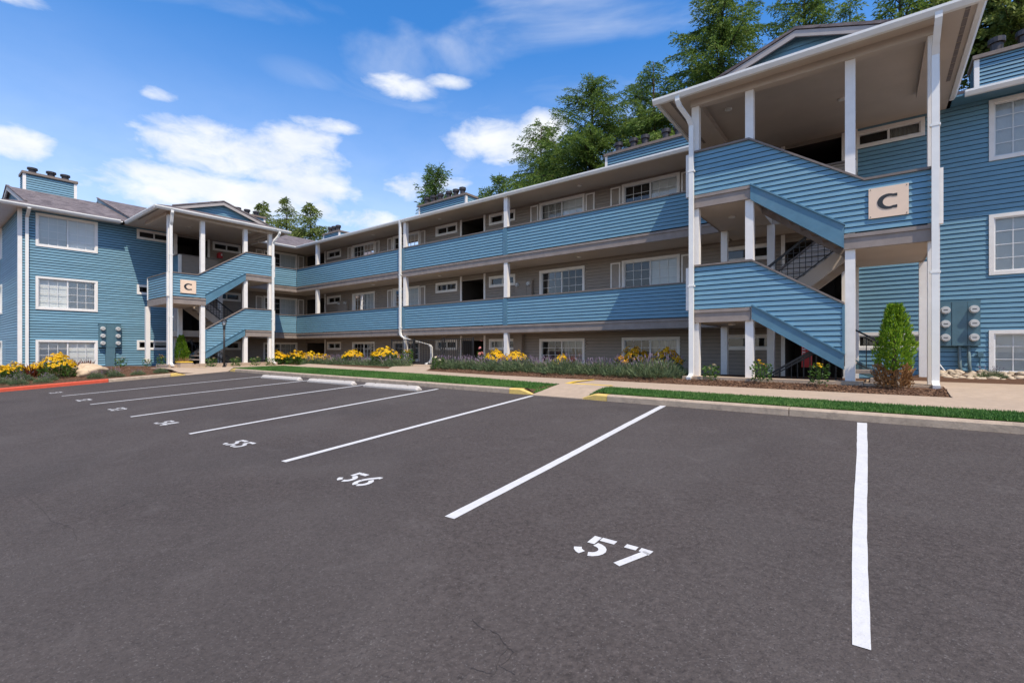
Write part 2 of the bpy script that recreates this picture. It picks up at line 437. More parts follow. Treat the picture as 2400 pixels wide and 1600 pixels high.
# ------------------------------------------------------------------ levels and plan (metres)
F1, F2, F3 = -.315, 2.435, 5.185          # floor levels
MID = 3.81                                 # stair landing between the upper floors
EAVE = 7.50                                # soffit
GND = .69; SLAB = .84
YW, XW = 16.05, -28.9                      # wall planes of the two wings
SL = .0626
def lot(y): return SL * y
def curbY(x): return 8.72 - (x + 21.4) * .0346
LCX = -22.0
CURB_H = .118
def ground_z(x, y):
    if x < LCX:
        d = LCX - x; z0 = lot(min(y, 9)) + CURB_H - .02
        t = min(1, max(0, d) / 4.2); t = t * t * (3 - 2 * t)
        z = z0 + (GND - z0) * t
        if y > 7.02: z = min(z, lot(min(y, 8.7)) - .04 + (GND - lot(min(y, 8.7))) * max(0, min(1, (-22.0 - x) / 1.0)))
        return z
    d = y - curbY(x); z0 = lot(curbY(x)) + CURB_H - .015
    t = min(1, max(0, d) / 1.6)
    z = z0 + (GND - z0) * t
    if x > 1.1 and y > 14.35: z += .14 * (y - 14.35) / 1.7
    t2 = min(1, max(0, (d - 2.65) / .9)); z += .085 * t2 * t2 * (3 - 2 * t2)
    if y < 9.22 and abs(x + 5.1) < 1.6:
        rz = lot(8.25) - .03 + .165 * min(1, max(0, (y - 8.24) / .95)); z = min(z, rz + max(0, abs(x + 5.1) - .56) * .55)
    return z

# ------------------------------------------------------------------ ground
def sheet(xs, ys, zf, name, mat, keep=None, kind='structure', parent=None, smooth=True):
    v = []; f = []; idx = {}
    for i, x in enumerate(xs):
        for j, y in enumerate(ys):
            idx[i, j] = len(v); v.append((x, y, zf(x, y)))
    for i in range(len(xs) - 1):
        for j in range(len(ys) - 1):
            if keep is None or keep((xs[i] + xs[i + 1]) / 2, (ys[j] + ys[j + 1]) / 2):
                f.append((idx[i, j], idx[i + 1, j], idx[i + 1, j + 1], idx[i, j + 1]))
    mb = MB(); mb.v = v; mb.f = f
    o = mb.build(name, mat, parent, smooth, False)
    bm = bmesh.new(); bm.from_mesh(o.data); bmesh.ops.delete(bm, geom=[q for q in bm.verts if not q.link_faces], context='VERTS'); bm.to_mesh(o.data); bm.free()
    if kind and parent is None: o['kind'] = kind
    return o
def base_z(x, y):
    if -36.5 < x < 14 and 13.9 < y < 40: return F1 - .25
    if y > 8.0: return .35
    return max(lot(y), -2.2) - .10
xs = sorted(set([-900, -300, -120, -60, -36.51, -36.49, 13.99, 14.01, 60, 120, 300, 900] + list(range(-30, 14, 6))))
ys = sorted(set([-900, -300, -120, -36, -20, -10, 0, 7.99, 8.01, 13.89, 13.91, 39.99, 40.01, 90, 300, 900]))
sheet(xs, ys, base_z, 'ground', 'soil')
lotx = [-22.0] + [x for x in range(-20, 62, 2)]
parking = sheet(lotx, [-34 + 2 * k for k in range(21)] + [8.2], lambda x, y: lot(y), 'parking_lot', 'asphalt', None)
# trim the lot to the curb line: last row of points sits on it
for v in parking.data.vertices:
    if v.co.y > 8.1: v.co.y = curbY(max(min(v.co.x, 25), -22)) + .05; v.co.z = lot(v.co.y)

def drape(poly, name, mat, dz, parent=None, step=.6, zf=ground_z, thick=0.0):
    """flat sheet cut from a plan polygon, following the ground"""
    bm = bmesh.new(); vs = [bm.verts.new((x, y, 0)) for x, y in poly]; bm.faces.new(vs)
    xs_ = [p[0] for p in poly]; ys_ = [p[1] for p in poly]
    for ax, lo, hi in ((0, min(xs_), max(xs_)), (1, min(ys_), max(ys_))):
        n = int((hi - lo) / step)
        for k in range(1, n + 1):
            co = [0, 0, 0]; no = [0, 0, 0]; co[ax] = lo + (hi - lo) * k / (n + 1); no[ax] = 1
            bmesh.ops.bisect_plane(bm, geom=bm.verts[:] + bm.edges[:] + bm.faces[:], plane_co=co, plane_no=no)
    for v in bm.verts: v.co.z = zf(v.co.x, v.co.y) + dz
    if thick:
        r = bmesh.ops.extrude_face_region(bm, geom=bm.faces[:])
        for g in r['geom']:
            if isinstance(g, bmesh.types.BMVert): g.co.z -= thick
    bmesh.ops.recalc_face_normals(bm, faces=bm.faces)
    me = bpy.data.meshes.new(name); bm.to_mesh(me); bm.free(); me.materials.append(M[mat])
    o = link(name, me, parent)
    if parent is None: o['kind'] = 'structure'
    return o

# garden ground in front of both wings
gx = sorted([-22.0 + .8 * k for k in range(0, 66)] + [-6.7 + .1 * k for k in range(33)])
gy = [0, .1, .2, .3, .4, .5, .6, .7, .8, .9, 1.0, 1.2, 1.5, 1.9, 2.3, 2.6, 2.9, 3.2, 3.6, 4.2, 5.0]
def bed_mesh():
    mb = MB(); n = len(gy)
    for i, x in enumerate(gx):
        for j in range(n + 1):
            y0 = curbY(min(x, 25)) + .12; y1 = 14.25 if x < 1.0 else 16.1
            y = y0 + gy[j] if j < n else y1; mb.v.append((x, y, ground_z(x, y)))
    for i in range(len(gx) - 1):
        for j in range(n):
            mb.f.append((i * (n + 1) + j, (i + 1) * (n + 1) + j, (i + 1) * (n + 1) + j + 1, i * (n + 1) + j + 1))
    return mb
o = bed_mesh().build('planting_bed', 'mulch', None, True, False); o['kind'] = 'structure'
lx = [-48, -42, -36, -32, -29.2, -28.4, -27.5, -26.5, -25.5, -24.5, -23.5, -22.8, -22.14]
ly = [-34, -28, -22, -16, -12, -9, -6, -4, -2, 0, 1, 2, 3, 4, 5, 6, 7, 8, 9, 10, 11, 12, 13, 14.25]
o = sheet(lx, ly, ground_z, 'planting_bed', 'mulch')

# paved paths
front = [(25, 6.9), (8, 8.0), (1.5, 8.78), (-.8, 8.92), (-4.4, 9.15), (-5.65, 9.25), (-8.5, 9.75), (-12.8, 10.25), (-18, 10.7), (-22.9, 11.2)]
back = [(-22.9, 12.3), (-18, 11.75), (-12.6, 11.35), (-8.8, 10.9), (-5.9, 10.72), (-4.0, 10.55), (-.9, 10.32), (1.0, 10.24), (8, 9.6), (25, 8.4)]
walk_z = lambda x, y: ground_z(x, max(y, 9.3)) if -6.9 < x < -3.3 else ground_z(x, y)
drape(front + back, 'sidewalk', 'concrete', .022, zf=walk_z, thick=.06)
drape([(-5.74, 8.16), (-4.50, 8.12), (-4.42, 9.17), (-5.66, 9.27)], 'ramp', 'concrete', .024, None, .4, lambda x, y: lot(8.25) - .015 + .185 * min(1, max(0, (y - 8.20) / 1.0)), .03)
drape([(1.0, 10.22), (25, 8.38), (25, 14.4), (1.18, 14.4), (1.02, 13.0)], 'concrete_walk', 'concrete', .018, thick=.05)
drape([(-12.5, 11.25), (-14.7, 11.4), (-16.3, 13.4), (-13.5, 13.4)], 'court_path', 'concrete', .02, thick=.05)
mb = MB(); mb.box(-16.9, -13.2, 13.35, 14.5, .55, GND + .12); tag(mb.build('entry_step', 'concrete'), kind='structure')
drape([(-21.9, 7.15), (-21.88, 8.66), (-22.9, 9.3), (-22.9, 12.3), (-24.3, 12.3), (-24.3, 6.6)], 'tower_walk', 'concrete', .02, None, .4, lambda x, y: min(GND, lot(min(y, 8.7)) - .012 + (GND - lot(min(y, 8.7))) * max(0, min(1, (-22.0 - x) / 1.0))), .03)

# grass strips: soil sheet and blades
def strip_pts(poly, n, rng):
    xs_ = [p[0] for p in poly]; ys_ = [p[1] for p in poly]; out = []
    P = np.array(poly)
    while len(out) < n:
        x = rng.uniform(min(xs_), max(xs_), n); y = rng.uniform(min(ys_), max(ys_), n)
        ins = np.zeros(n, bool); j = len(P) - 1
        for i in range(len(P)):
            c = ((P[i, 1] > y) != (P[j, 1] > y)) & (x < (P[j, 0] - P[i, 0]) * (y - P[i, 1]) / (P[j, 1] - P[i, 1] + 1e-12) + P[i, 0])
            ins ^= c; j = i
        out += list(zip(x[ins], y[ins]))
    return np.array(out[:n])
def np_mesh(name, V, F, mat, parent=None):
    me = bpy.data.meshes.new(name)
    V = np.asarray(V, np.float32).reshape(-1, 3); F = np.asarray(F, np.int32)
    k = F.shape[1]
    me.vertices.add(len(V)); me.vertices.foreach_set('co', V.ravel())
    me.loops.add(F.size); me.loops.foreach_set('vertex_index', F.ravel())
    me.polygons.add(len(F)); me.polygons.foreach_set('loop_start', np.arange(0, F.size, k, dtype=np.int32)); me.polygons.foreach_set('loop_total', np.full(len(F), k, np.int32))
    me.update(calc_edges=True); me.materials.append(M[mat])
    return link(name, me, parent)
def blades(pts, z, h, w, rng, lean=.5):
    n = len(pts); a = rng.uniform(0, 2 * np.pi, n); hh = h * rng.uniform(.55, 1.25, n)
    dx = np.cos(a) * w / 2; dy = np.sin(a) * w / 2
    l = rng.uniform(0, 2 * np.pi, n); lx_ = np.cos(l) * hh * lean * rng.uniform(.2, 1, n); ly_ = np.sin(l) * hh * lean * rng.uniform(.2, 1, n)
    V = np.stack([np.stack([pts[:, 0] - dx, pts[:, 1] - dy, z], 1), np.stack([pts[:, 0] + dx, pts[:, 1] + dy, z], 1), np.stack([pts[:, 0] + lx_, pts[:, 1] + ly_, z + hh], 1)], 1)
    F = np.arange(3 * n).reshape(n, 3)
    return V.reshape(-1, 3), F
gA = [(-22.6, 9.0), (-21.0, 8.86)] + [(x, curbY(x) + .17) for x in (-16, -10, -6.6)] + [(-5.95, 8.38), (-5.74, 8.30), (-5.67, 9.22), (-8.5, 9.73), (-12.8, 10.23), (-18, 10.68), (-22.8, 11.15)]
gB = [(-4.4, 9.1), (-4.35, 8.4)] + [(x, curbY(x) + .17) for x in (-4, -1, 2, 8, 25)] + [(25, 6.88 + .0), (8, 7.98), (1.5, 8.76), (-.8, 8.9)]
gB = [(-4.44, 9.13), (-4.50, 8.30), (-4.2, 8.36)] + [(x, curbY(x) + .17) for x in (-3.9, -1, 2, 8)] + [(8, 8.02), (1.5, 8.77), (-.8, 8.91)]
rng = np.random.default_rng(3)
for k, (g, n) in enumerate(((gA, 62000), (gB, 52000))):
    drape(g, 'lawn_soil', 'grass_soil', .014)
    P = strip_pts(g, n, rng); z = np.array([ground_z(x, y) for x, y in P]) + .012
    V, F = blades(P, z, .040, .012, rng, .8)
    tag(np_mesh('lawn_grass', V, F, 'turf'), ['short green lawn grass on the wide strip beside the wheel stops', 'short green lawn grass on the narrow strip along the near curb'][k], 'grass', None, 'stuff')

# curbs, in cast lengths with joints
def curb_run(pts, mats, name, inward, taper0=False, taper1=False):
    root = empty(name); root['kind'] = 'structure'
    for i in range(len(pts) - 1):
        p, q = Vector((*pts[i], 0)), Vector((*pts[i + 1], 0)); d = (q - p).normalized(); nrm = Vector((-d.y, d.x, 0)) * inward
        g = .006
        p2, q2 = p + d * g, q - d * g
        t0 = taper0 and i == 0; t1 = taper1 and i == len(pts) - 2
        L = (q2 - p2).length
        h0 = .02 if t0 else CURB_H; h1 = .02 if t1 else CURB_H
        st = [(0, h0)] + ([(.30, CURB_H)] if t0 else []) + ([(L - .30, CURB_H)] if t1 else []) + [(L, h1)]
        mb = MB()
        for (s0, e0), (s1, e1) in zip(st[:-1], st[1:]):
            rings = []
            for s_, e_ in ((s0, e0), (s1, e1)):
                c = p2 + d * s_; zb = lot(c.y)
                prof = [(.0, -.12), (.0, e_ * .78), (.022, e_), (.155, e_), (.155, -.12)]
                rings.append([tuple(c + nrm * u + Vector((0, 0, zb + w))) for u, w in prof])
            mb.prism(rings[0], rings[1])
        mb.build('curb_stone', mats[min(i, len(mats) - 1)], root)
    return root
xsL = [-21.35, -18.4, -15.4, -12.4, -9.4, -6.36]
curb_run([(-21.98, curbY(-22) + .02)] + [(x, curbY(x)) for x in xsL] + [(-5.76, curbY(-5.8) + .04)], ['yellow_curb'] + ['curb_concrete'] * 5 + ['yellow_curb'], 'curb', 1, True, True)
xsR = [-3.98, -1.0, 1.95, 4.9, 7.9, 11, 14, 17, 20, 25]
curb_run([(-4.56, curbY(-4.5) + .03)] + [(x, curbY(x)) for x in xsR], ['yellow_curb'] + ['curb_concrete'] * 12, 'curb', 1, True, False)
curb_run([(LCX, 7.13), (LCX, 6.62), (LCX, 4.72)] + [(LCX, y) for y in (1.7, -1.3, -4.3, -7.3, -10.3, -16, -22, -30)], ['yellow_curb', 'curb_concrete'] + ['red_curb'] * 9, 'curb', -1, True, False)

# painted stall lines and numbers
def ribbon(pts, w, zf, dz, wob=0.0):
    mb = MB(); n = len(pts); L = []; 
    for i in range(n):
        p = Vector((*pts[i], 0)); d = (Vector((*pts[min(i + 1, n - 1)], 0)) - Vector((*pts[max(i - 1, 0)], 0))).normalized(); nn = Vector((-d.y, d.x, 0))
        ww = w(i / (n - 1)) if callable(w) else w
        w0 = ww / 2 * (1 + wob * (random.random() - .5)); w1 = ww / 2 * (1 + wob * (random.random() - .5))
        a = p + nn * w0; b = p - nn * w1
        mb.v += [(a.x, a.y, zf(a.x, a.y) + dz), (b.x, b.y, zf(b.x, b.y) + dz)]
    for i in range(n - 1): mb.f.append((2 * i, 2 * i + 1, 2 * i + 3, 2 * i + 2))
    return mb
LZ = lambda x, y: lot(y)
lines = [((-.13, 7.88), (-.05, 2.59)), ((-2.89, 8.06), (-2.62, 2.63)), ((-5.68, 8.1), (-5.46, 2.75)), ((-8.5, 8.1), (-8.38, 2.77)),
         ((-11.23, 8.1), (-11.43, 2.78)), ((-14.2, 8.05), (-14.72, 2.82)), ((-17.5, 8.1), (-17.99, 2.84))]
random.seed(11)
for (fa, ne) in lines:
    n = 34
    pts = []
    for i in range(n):
        t = i / (n - 1); wv_ = .010 * math.sin(t * 7 + fa[0]) * t
        pts.append((fa[0] + (ne[0] - fa[0]) * t + wv_, fa[1] + (ne[1] - fa[1]) * t))
    ribbon(pts, (lambda t: .10) if fa[0] < -1 else (lambda t: .105 - .036 * t), LZ, .004, .07).build('parking_line', 'line_paint', parking, False, False)
for pts in ([(-5.62, 9.37), (-4.42, 9.27)], [(-5.58, 9.43), (-5.56, 10.62)]):
    ribbon([(pts[0][0] + (pts[1][0] - pts[0][0]) * i / 8, pts[0][1] + (pts[1][1] - pts[0][1]) * i / 8) for i in range(9)], .115, walk_z, .040, .1).build('yellow_stripe', 'yellow_paint', None, False, False)['kind'] = 'structure'
ribbon([(-22.9 - .1 * i, 8.2 - .12 * i) for i in range(6)], .09, lambda x, y: GND, .028, .1).build('yellow_stripe', 'yellow_paint', None, False, False)['kind'] = 'structure'
def arc(cx, cy, rx, ry, a0, a1, n=9):
    return [(cx + rx * math.cos(R(a0 + (a1 - a0) * i / (n - 1))), cy + ry * math.sin(R(a0 + (a1 - a0) * i / (n - 1)))) for i in range(n)]
# stencil digits, 0.21 wide x 0.28 tall, strokes broken where the stencil bridges were
DIG = {'1': [[(.06, .225), (.105, .255)], [(.105, .28), (.105, .0)]],
       '2': [arc(.09, .195, .068, .062, 165, -20), [(.142, .160), (.035, .035)], [(.05, .022), (.18, .022)]],
       '3': [arc(.085, .205, .065, .052, 150, -70), arc(.085, .082, .072, .060, 75, -150)],
       '4': [[(.105, .27), (.025, .105)], [(.02, .085), (.19, .085)], [(.14, .28), (.14, .12)], [(.14, .06), (.14, .0)]],
       '5': [[(.042, .278), (.042, .165)], [(.075, .256), (.18, .256)], arc(.075, .095, .082, .073, 88, -75), arc(.075, .095, .082, .073, -105, -165, 4)],
       '6': [arc(.095, .10, .070, .080, 80, -80), arc(.095, .10, .070, .080, -100, -200, 6), [(.028, .13), (.06, .20), (.12, .268), (.155, .272)]],
       '7': [[(.015, .256), (.095, .256)], [(.115, .256), (.18, .256), (.165, .22)], [(.168, .245), (.07, .0)]]}
nums = [('57', -1.55, 2.67, 0), ('56', -4.30, 2.69, 0), ('55', -7.14, 2.74, 0), ('54', -10.10, 2.77, 0), ('53', -13.22, 2.80, 0), ('52', -16.25, 2.81, 0), ('51', -19.62, 2.80, 0)]
for s_, x, y, a in nums:
    mb = MB()
    for k, ch in enumerate(s_):
        for st in DIG[ch]:
            r = ribbon([(x + k * .235 + px, y + py) for px, py in st], .052, LZ, .004)
            mb.add(r.v, r.f)
    mb.build('stall_number', 'line_paint', parking, False, False)
def PL(px, py):
    a = (px - 1200) / 1109.; dx_, dy_, dz2 = CX * a - SX, SX * a + CX, -(py - 819) / 1109.
    k_ = -ZC / (dz2 - SL * dy_); return (dx_ * k_, dy_ * k_)
random.seed(17)
for ck in ([(55, 1160), (95, 1190), (118, 1218), (170, 1240), (185, 1275)], [(1107, 1450), (1125, 1470), (1165, 1484), (1182, 1508), (1190, 1517), (1170, 1545), (1160, 1580), (1120, 1572), (1098, 1562)], [(1168, 1560), (1190, 1572), (1215, 1583)], [(1190, 1517), (1205, 1528), (1196, 1540), (1170, 1566)], [(2330, 1012), (2348, 1022), (2362, 1034)]):
    pts = []
    for (p, q) in zip(ck[:-1], ck[1:]):
        for t in (0, .25, .5, .75):
            pts.append(PL(p[0] + (q[0] - p[0]) * t + random.uniform(-2.5, 2.5), p[1] + (q[1] - p[1]) * t + random.uniform(-1.5, 1.5)))
    ribbon(pts, .0022, LZ, .003, 1.2).build('crack', 'cap_metal_dark', parking, False, False)
# wheel stops
def wheel_stop(x0, x1, y, label):
    root = empty('wheel_stop', ((x0 + x1) / 2, y, lot(y)))
    h = (x1 - x0) / 2; mb = MB()
    prof = [(-.08, 0), (-.08, .045), (-.04, .105), (.04, .105), (.08, .045), (.08, 0)]
    rings = []
    for xx, sc_ in ((-h, .55), (-h + .07, 1), (h - .07, 1), (h, .55)):
        rings.append([(xx, u, w * sc_ - .004 + SL * u) for u, w in prof])
    for a, b in zip(rings[:-1], rings[1:]): mb.prism(a, b)
    o = mb.build('block', 'concrete_white', None); o.parent = root
    for xx in (-h * .6, h * .6):
        pn = MB(); pn.tube([(xx, 0, .095), (xx, 0, .108)], .018, 8); o = pn.build('pin', 'flue_metal', None); o.parent = root
    tag(root, label, 'wheel stop', 'wheel stops at the curb')
wheel_stop(-17.0, -14.5, 7.86, 'white concrete wheel stop farthest from the ramp, beside the lawn corner')
wheel_stop(-13.85, -11.5, 7.80, 'white concrete wheel stop in the middle of the three')
wheel_stop(-10.9, -8.75, 7.74, 'white concrete wheel stop nearest the ramp, right of the other two')

# ------------------------------------------------------------------ the building
bld = empty('apartment_building', (0, 0, 0))
tag(bld, 'three storey L-shaped blue clapboard apartment building with open walkways and two stair towers', 'building')
RW = frame((0, YW, 0), (1, 0, 0), (0, -1, 0))        # right wing: a = X, b = out of the wall
LWG = frame((XW, 0, 0), (0, 1, 0), (1, 0, 0))        # left wing: a = Y
RTF = frame((-3.52, YW, 0), (1, 0, 0), (0, -1, 0)); RTB = 4.30   # towers: a from the high end
LTF = frame((XW, 11.72, 0), (0, -1, 0), (1, 0, 0)); LTB = 4.55
RB, LB = 1.45, 1.55                                    # walkway depth of the wings

BIG_Z = [(F1 + 1.20, 1.91), (3.26, 4.68), (6.00, 7.43)]
SM_Z = [(1.46, 1.94), (4.21, 4.69), (6.95, 7.43)]
random.seed(21)
def window(F, a0, a1, z0, z1, b, small=False, cover='blind', flip=False, lcov=None):
    w = .085 if not small else .085
    o = MB()
    o.fbox(F, a0, a1, b - .10, b + .040, z1 - w, z1); o.fbox(F, a0, a1, b - .10, b + .040, z0, z0 + w)
    o.fbox(F, a0, a0 + w, b - .10, b + .040, z0 + w, z1 - w); o.fbox(F, a1 - w, a1, b - .10, b + .040, z0 + w, z1 - w)
    win = o.build('window', 'trim_white', bld)
    i0, i1, j0, j1 = a0 + w, a1 - w, z0 + w, z1 - w
    s = MB(); t = .030; mid = (i0 + i1) / 2
    s.fbox(F, i0, i1, b - .075, b + .005, j1 - t, j1); s.fbox(F, i0, i1, b - .075, b + .005, j0, j0 + t)
    s.fbox(F, i0, i0 + t, b - .075, b + .005, j0 + t, j1 - t); s.fbox(F, i1 - t, i1, b - .075, b + .005, j0 + t, j1 - t)
    s.fbox(F, mid - .025, mid + .025, b - .075, b - .012, j0 + t, j1 - t)
    s.build('sash_frame', 'vinyl_white', win)
    for q0, q1, dd in ((i0 + t, mid - .025, -.050), (mid + .025, i1 - t, -.030)):
        g = MB(); g.add([F(q0, b + dd, j0 + t), F(q1, b + dd, j0 + t), F(q1, b + dd, j1 - t), F(q0, b + dd, j1 - t)], [(0, 1, 2, 3)])
        g.build('pane', 'glass', win)
        if not small:
            mu = MB(); 
            for k in (1, 2): c = q0 + (q1 - q0) * k / 3; mu.fbox(F, c - .008, c + .008, b + dd + .004, b + dd + .014, j0 + t, j1 - t)
            nr = 4 if (j1 - j0) > 1.1 else 3
            for k in range(1, nr):
                c = j0 + (j1 - j0) * k / nr; mu.fbox(F, q0, q1, b + dd + .0045, b + dd + .0135, c - .008, c + .008)
            mu.build('muntin', 'vinyl_white', win)
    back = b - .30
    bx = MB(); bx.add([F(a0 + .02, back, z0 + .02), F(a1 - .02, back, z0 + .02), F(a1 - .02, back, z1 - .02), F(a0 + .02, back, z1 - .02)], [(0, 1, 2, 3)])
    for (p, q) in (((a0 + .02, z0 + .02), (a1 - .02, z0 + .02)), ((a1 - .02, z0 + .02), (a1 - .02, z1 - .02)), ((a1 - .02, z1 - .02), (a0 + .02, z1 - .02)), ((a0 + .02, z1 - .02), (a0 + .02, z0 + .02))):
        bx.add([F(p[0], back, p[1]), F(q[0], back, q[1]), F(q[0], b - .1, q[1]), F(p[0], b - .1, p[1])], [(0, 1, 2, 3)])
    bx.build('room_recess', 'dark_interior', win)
    covs = [(i0 + .01, mid - .01, lcov if lcov is not None else cover), (mid + .01, i1 - .01, cover)]
    for q0, q1, cv in covs:
        if cv in (None, 'none'): continue
        if cv == 'curtain':
            c = MB(); n = 14; v = []
            for k in range(n + 1):
                aa = q0 + (q1 - q0) * k / n; bb = b - .15 + .018 * (1 if k % 2 else -1); v += [F(aa, bb, j0), F(aa, bb, j1)]
            c.add(v, [(2 * k, 2 * k + 2, 2 * k + 3, 2 * k + 1) for k in range(n)]); c.build('curtain', 'curtain', win)
        else:
            zz = j0 if cv == 'blind' else j0 + (j1 - j0) * .42
            c = MB(); c.fbox(F, q0, q1, b - .115, b - .105, zz, j1); c.build('blind', 'blind', win)
    return win
def shutter(F, a0, a1, z0, z1, b):
    o = MB(); w = .055
    o.fbox(F, a0, a1, b, b + .035, z1 - w, z1); o.fbox(F, a0, a1, b, b + .035, z0, z0 + w); o.fbox(F, a0, a0 + w, b, b + .035, z0 + w, z1 - w); o.fbox(F, a1 - w, a1, b, b + .035, z0 + w, z1 - w)
    zm = z0 + (z1 - z0) * .30; o.fbox(F, a0 + w, a1 - w, b, b + .034, zm - .03, zm + .03)
    s = o.build('shutter', 'trim_white', bld)
    l = MB(); z = z0 + w
    while z < z1 - w - .02:
        if abs(z + .02 - zm) > .05:
            l.hexa([F(a0 + w, b + .004, z), F(a1 - w, b + .004, z), F(a1 - w, b + .028, z), F(a0 + w, b + .028, z), F(a0 + w, b + .004, z + .03), F(a1 - w, b + .004, z + .03), F(a1 - w, b + .012, z + .03), F(a0 + w, b + .012, z + .03)])
        z += .04
    tag(l.build('louvres', 'shutter_beige', s), kind='stuff')

bigR = [(-23.84, -21.76), (-20.2, -18.12), (-10.86, -8.78), (-7.26, -5.18)]
smR = [(-26.45, -25.0), (-16.95, -15.5), (-13.55, -12.1), (-3.87, -2.42)]
alcR = [(-28.75, -26.72), (-15.20, -13.86), (-2.10, -.72)]
def alc_z(i): f = (F1, F2, F3)[i]; return (f, f + 2.20)
covers = {(0, 2): ('blind', 'none'), (1, 2): ('blind', 'none'), (2, 2): ('half', 'curtain'), (3, 2): ('half', 'none'), (0, 1): ('blind', 'none'), (1, 1): ('blind', 'curtain'), (2, 1): ('none', 'none'), (3, 1): ('blind', 'none'),
          (0, 0): ('curtain', 'none'), (1, 0): ('none', 'none'), (2, 0): ('curtain', 'none'), (3, 0): ('curtain', 'none')}
holesR = []
for i in range(3):
    for k, (a0, a1) in enumerate(bigR):
        holesR.append((a0 + .03, a1 - .03, BIG_Z[i][0] + .03, BIG_Z[i][1] - .03))
        cv, lc = covers[(k, i)]
        window(RW, a0, a1, *BIG_Z[i], 0, False, cv, False, lc)
        if i == 2 or (i == 1 and k in (1, 3)):
            z0, z1 = BIG_Z[i][0] + .02, BIG_Z[i][1] - .04
            shutter(RW, a0 - .44, a0 - .05, z0, z1, .012); shutter(RW, a1 + .05, a1 + .43, z0, z1, .012)
    for k, (a0, a1) in enumerate(smR):
        holesR.append((a0 + .03, a1 - .03, SM_Z[i][0] + .03, SM_Z[i][1] - .03)); window(RW, a0, a1, *SM_Z[i], 0, True, 'none', False, 'curtain' if k == 2 and i == 0 else 'none')
    for (a0, a1) in alcR: holesR.append((a0, a1, *alc_z(i)))
def alcove(F, a0, a1, i, trim=(True, True), doorside=1):
    z0, z1 = alc_z(i); o = MB(); d = -2.2
    P = lambda a, b, z: F(a, b, z)
    o.add([P(a0, 0, z0), P(a0, d, z0), P(a0, d, z1), P(a0, 0, z1)], [(0, 1, 2, 3)]); o.add([P(a1, 0, z0), P(a1, d, z0), P(a1, d, z1), P(a1, 0, z1)], [(0, 1, 2, 3)])
    o.add([P(a0, d, z0), P(a1, d, z0), P(a1, d, z1), P(a0, d, z1)], [(0, 1, 2, 3)]); o.add([P(a0, 0, z1), P(a1, 0, z1), P(a1, d, z1), P(a0, d, z1)], [(0, 1, 2, 3)]); o.add([P(a0, 0, z0), P(a1, 0, z0), P(a1, d, z0), P(a0, d, z0)], [(0, 1, 2, 3)])
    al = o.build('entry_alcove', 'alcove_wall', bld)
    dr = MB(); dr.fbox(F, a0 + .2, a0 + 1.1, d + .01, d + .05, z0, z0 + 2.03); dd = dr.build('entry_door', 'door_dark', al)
    top = (F2, F3, EAVE + .3)[i] - .32
    for t, aa in zip(trim, (a0, a1)):
        if t:
            q = MB(); s = -.10 if aa == a0 else 0
            q.fbox(F, aa + s, aa + s + .10, -.02, .045, z0, top); q.build('corner_board', 'trim_white', bld)
for i in range(3):
    alcove(RW, *alcR[0], i, (False, True)); alcove(RW, *alcR[1], i); alcove(RW, *alcR[2], i)
joined(RW, [(-28.9, F1), (-.46, F1), (-.46, EAVE), (-28.9, EAVE)], 0, bld, 'siding_brown', 'brown_siding', holes=holesR, gap=.007, thick=.014)
# blue part of the right wing: tower end and right block
RBX1 = 12.0
holesB = []
for i in range(3):
    a = (-.43, 1.03); holesB.append((a[0] + .03, a[1] - .03, SM_Z[i][0] + .03, SM_Z[i][1] - .03))
    if i != 1: window(RW, *a, *SM_Z[i], 0, True, 'curtain' if i == 2 else 'half', False, 'none')
    else: holesB.pop()
    for (a0, a1) in ((2.19, 4.27), (6.2, 8.28)):
        zz = (BIG_Z[i][0] - (.03 if i == 0 else 0), BIG_Z[i][1] + .03)
        holesB.append((a0 + .03, a1 - .03, zz[0] + .03, zz[1] - .03)); window(RW, a0, a1, *zz, 0, False, 'blind')
wall = MB().fbox(RW, -.44, RBX1, -.30, -.28, .2, EAVE).build('wall', 'dark_interior', bld); wall['label'] = 'blue clapboard wall of the right block'
boards(RW, [(-.36, .47), (RBX1, .47), (RBX1, EAVE), (-.36, EAVE)], 0, wall, holes=holesB, z0=.47)
MB().fbox(RW, -.46, -.36, -.02, .05, F1, EAVE).build('corner_board', 'trim_white', bld)

# left wing wall
bigL = (13.37, 15.45); smL = [(7.28, 8.72), (10.65, 12.1)]; alcL = (8.98, 10.40); blkL = (3.73, 5.80)
holesL = []; holesLB = []
for i in range(3):
    holesL.append((bigL[0] + .03, bigL[1] - .03, BIG_Z[i][0] + .03, BIG_Z[i][1] - .03)); window(LWG, *bigL, *BIG_Z[i], 0, False, 'blind' if i else 'curtain', False, 'none')
    if i:
        shutter(LWG, bigL[0] - .44, bigL[0] - .05, BIG_Z[i][0] + .02, BIG_Z[i][1] - .04, .012); shutter(LWG, bigL[1] + .05, bigL[1] + .43, BIG_Z[i][0] + .02, BIG_Z[i][1] - .04, .012)
    holesL.append((smL[1][0] + .03, smL[1][1] - .03, SM_Z[i][0] + .03, SM_Z[i][1] - .03)); window(LWG, *smL[1], *SM_Z[i], 0, True, 'none')
    holesL.append((*alcL, *alc_z(i))); alcove(LWG, *alcL, i)
    holesLB.append((smL[0][0] + .03, smL[0][1] - .03, SM_Z[i][0] + .03, SM_Z[i][1] - .03)); window(LWG, *smL[0], *SM_Z[i], 0, True, 'half' if i != 2 else 'none', False, 'none')
    zz = (BIG_Z[i][0] - .03 if i else .55, BIG_Z[i][1] - .01)
    holesLB.append((blkL[0] + .03, blkL[1] - .03, zz[0] + .03, zz[1] - .03)); window(LWG, *blkL, *zz, 0, False, 'blind', False, 'blind')
joined(LWG, [(8.92, F1), (16.05, F1), (16.05, EAVE), (8.92, EAVE)], 0, bld, 'siding_brown', 'brown_siding', holes=holesL, gap=.007, thick=.014)
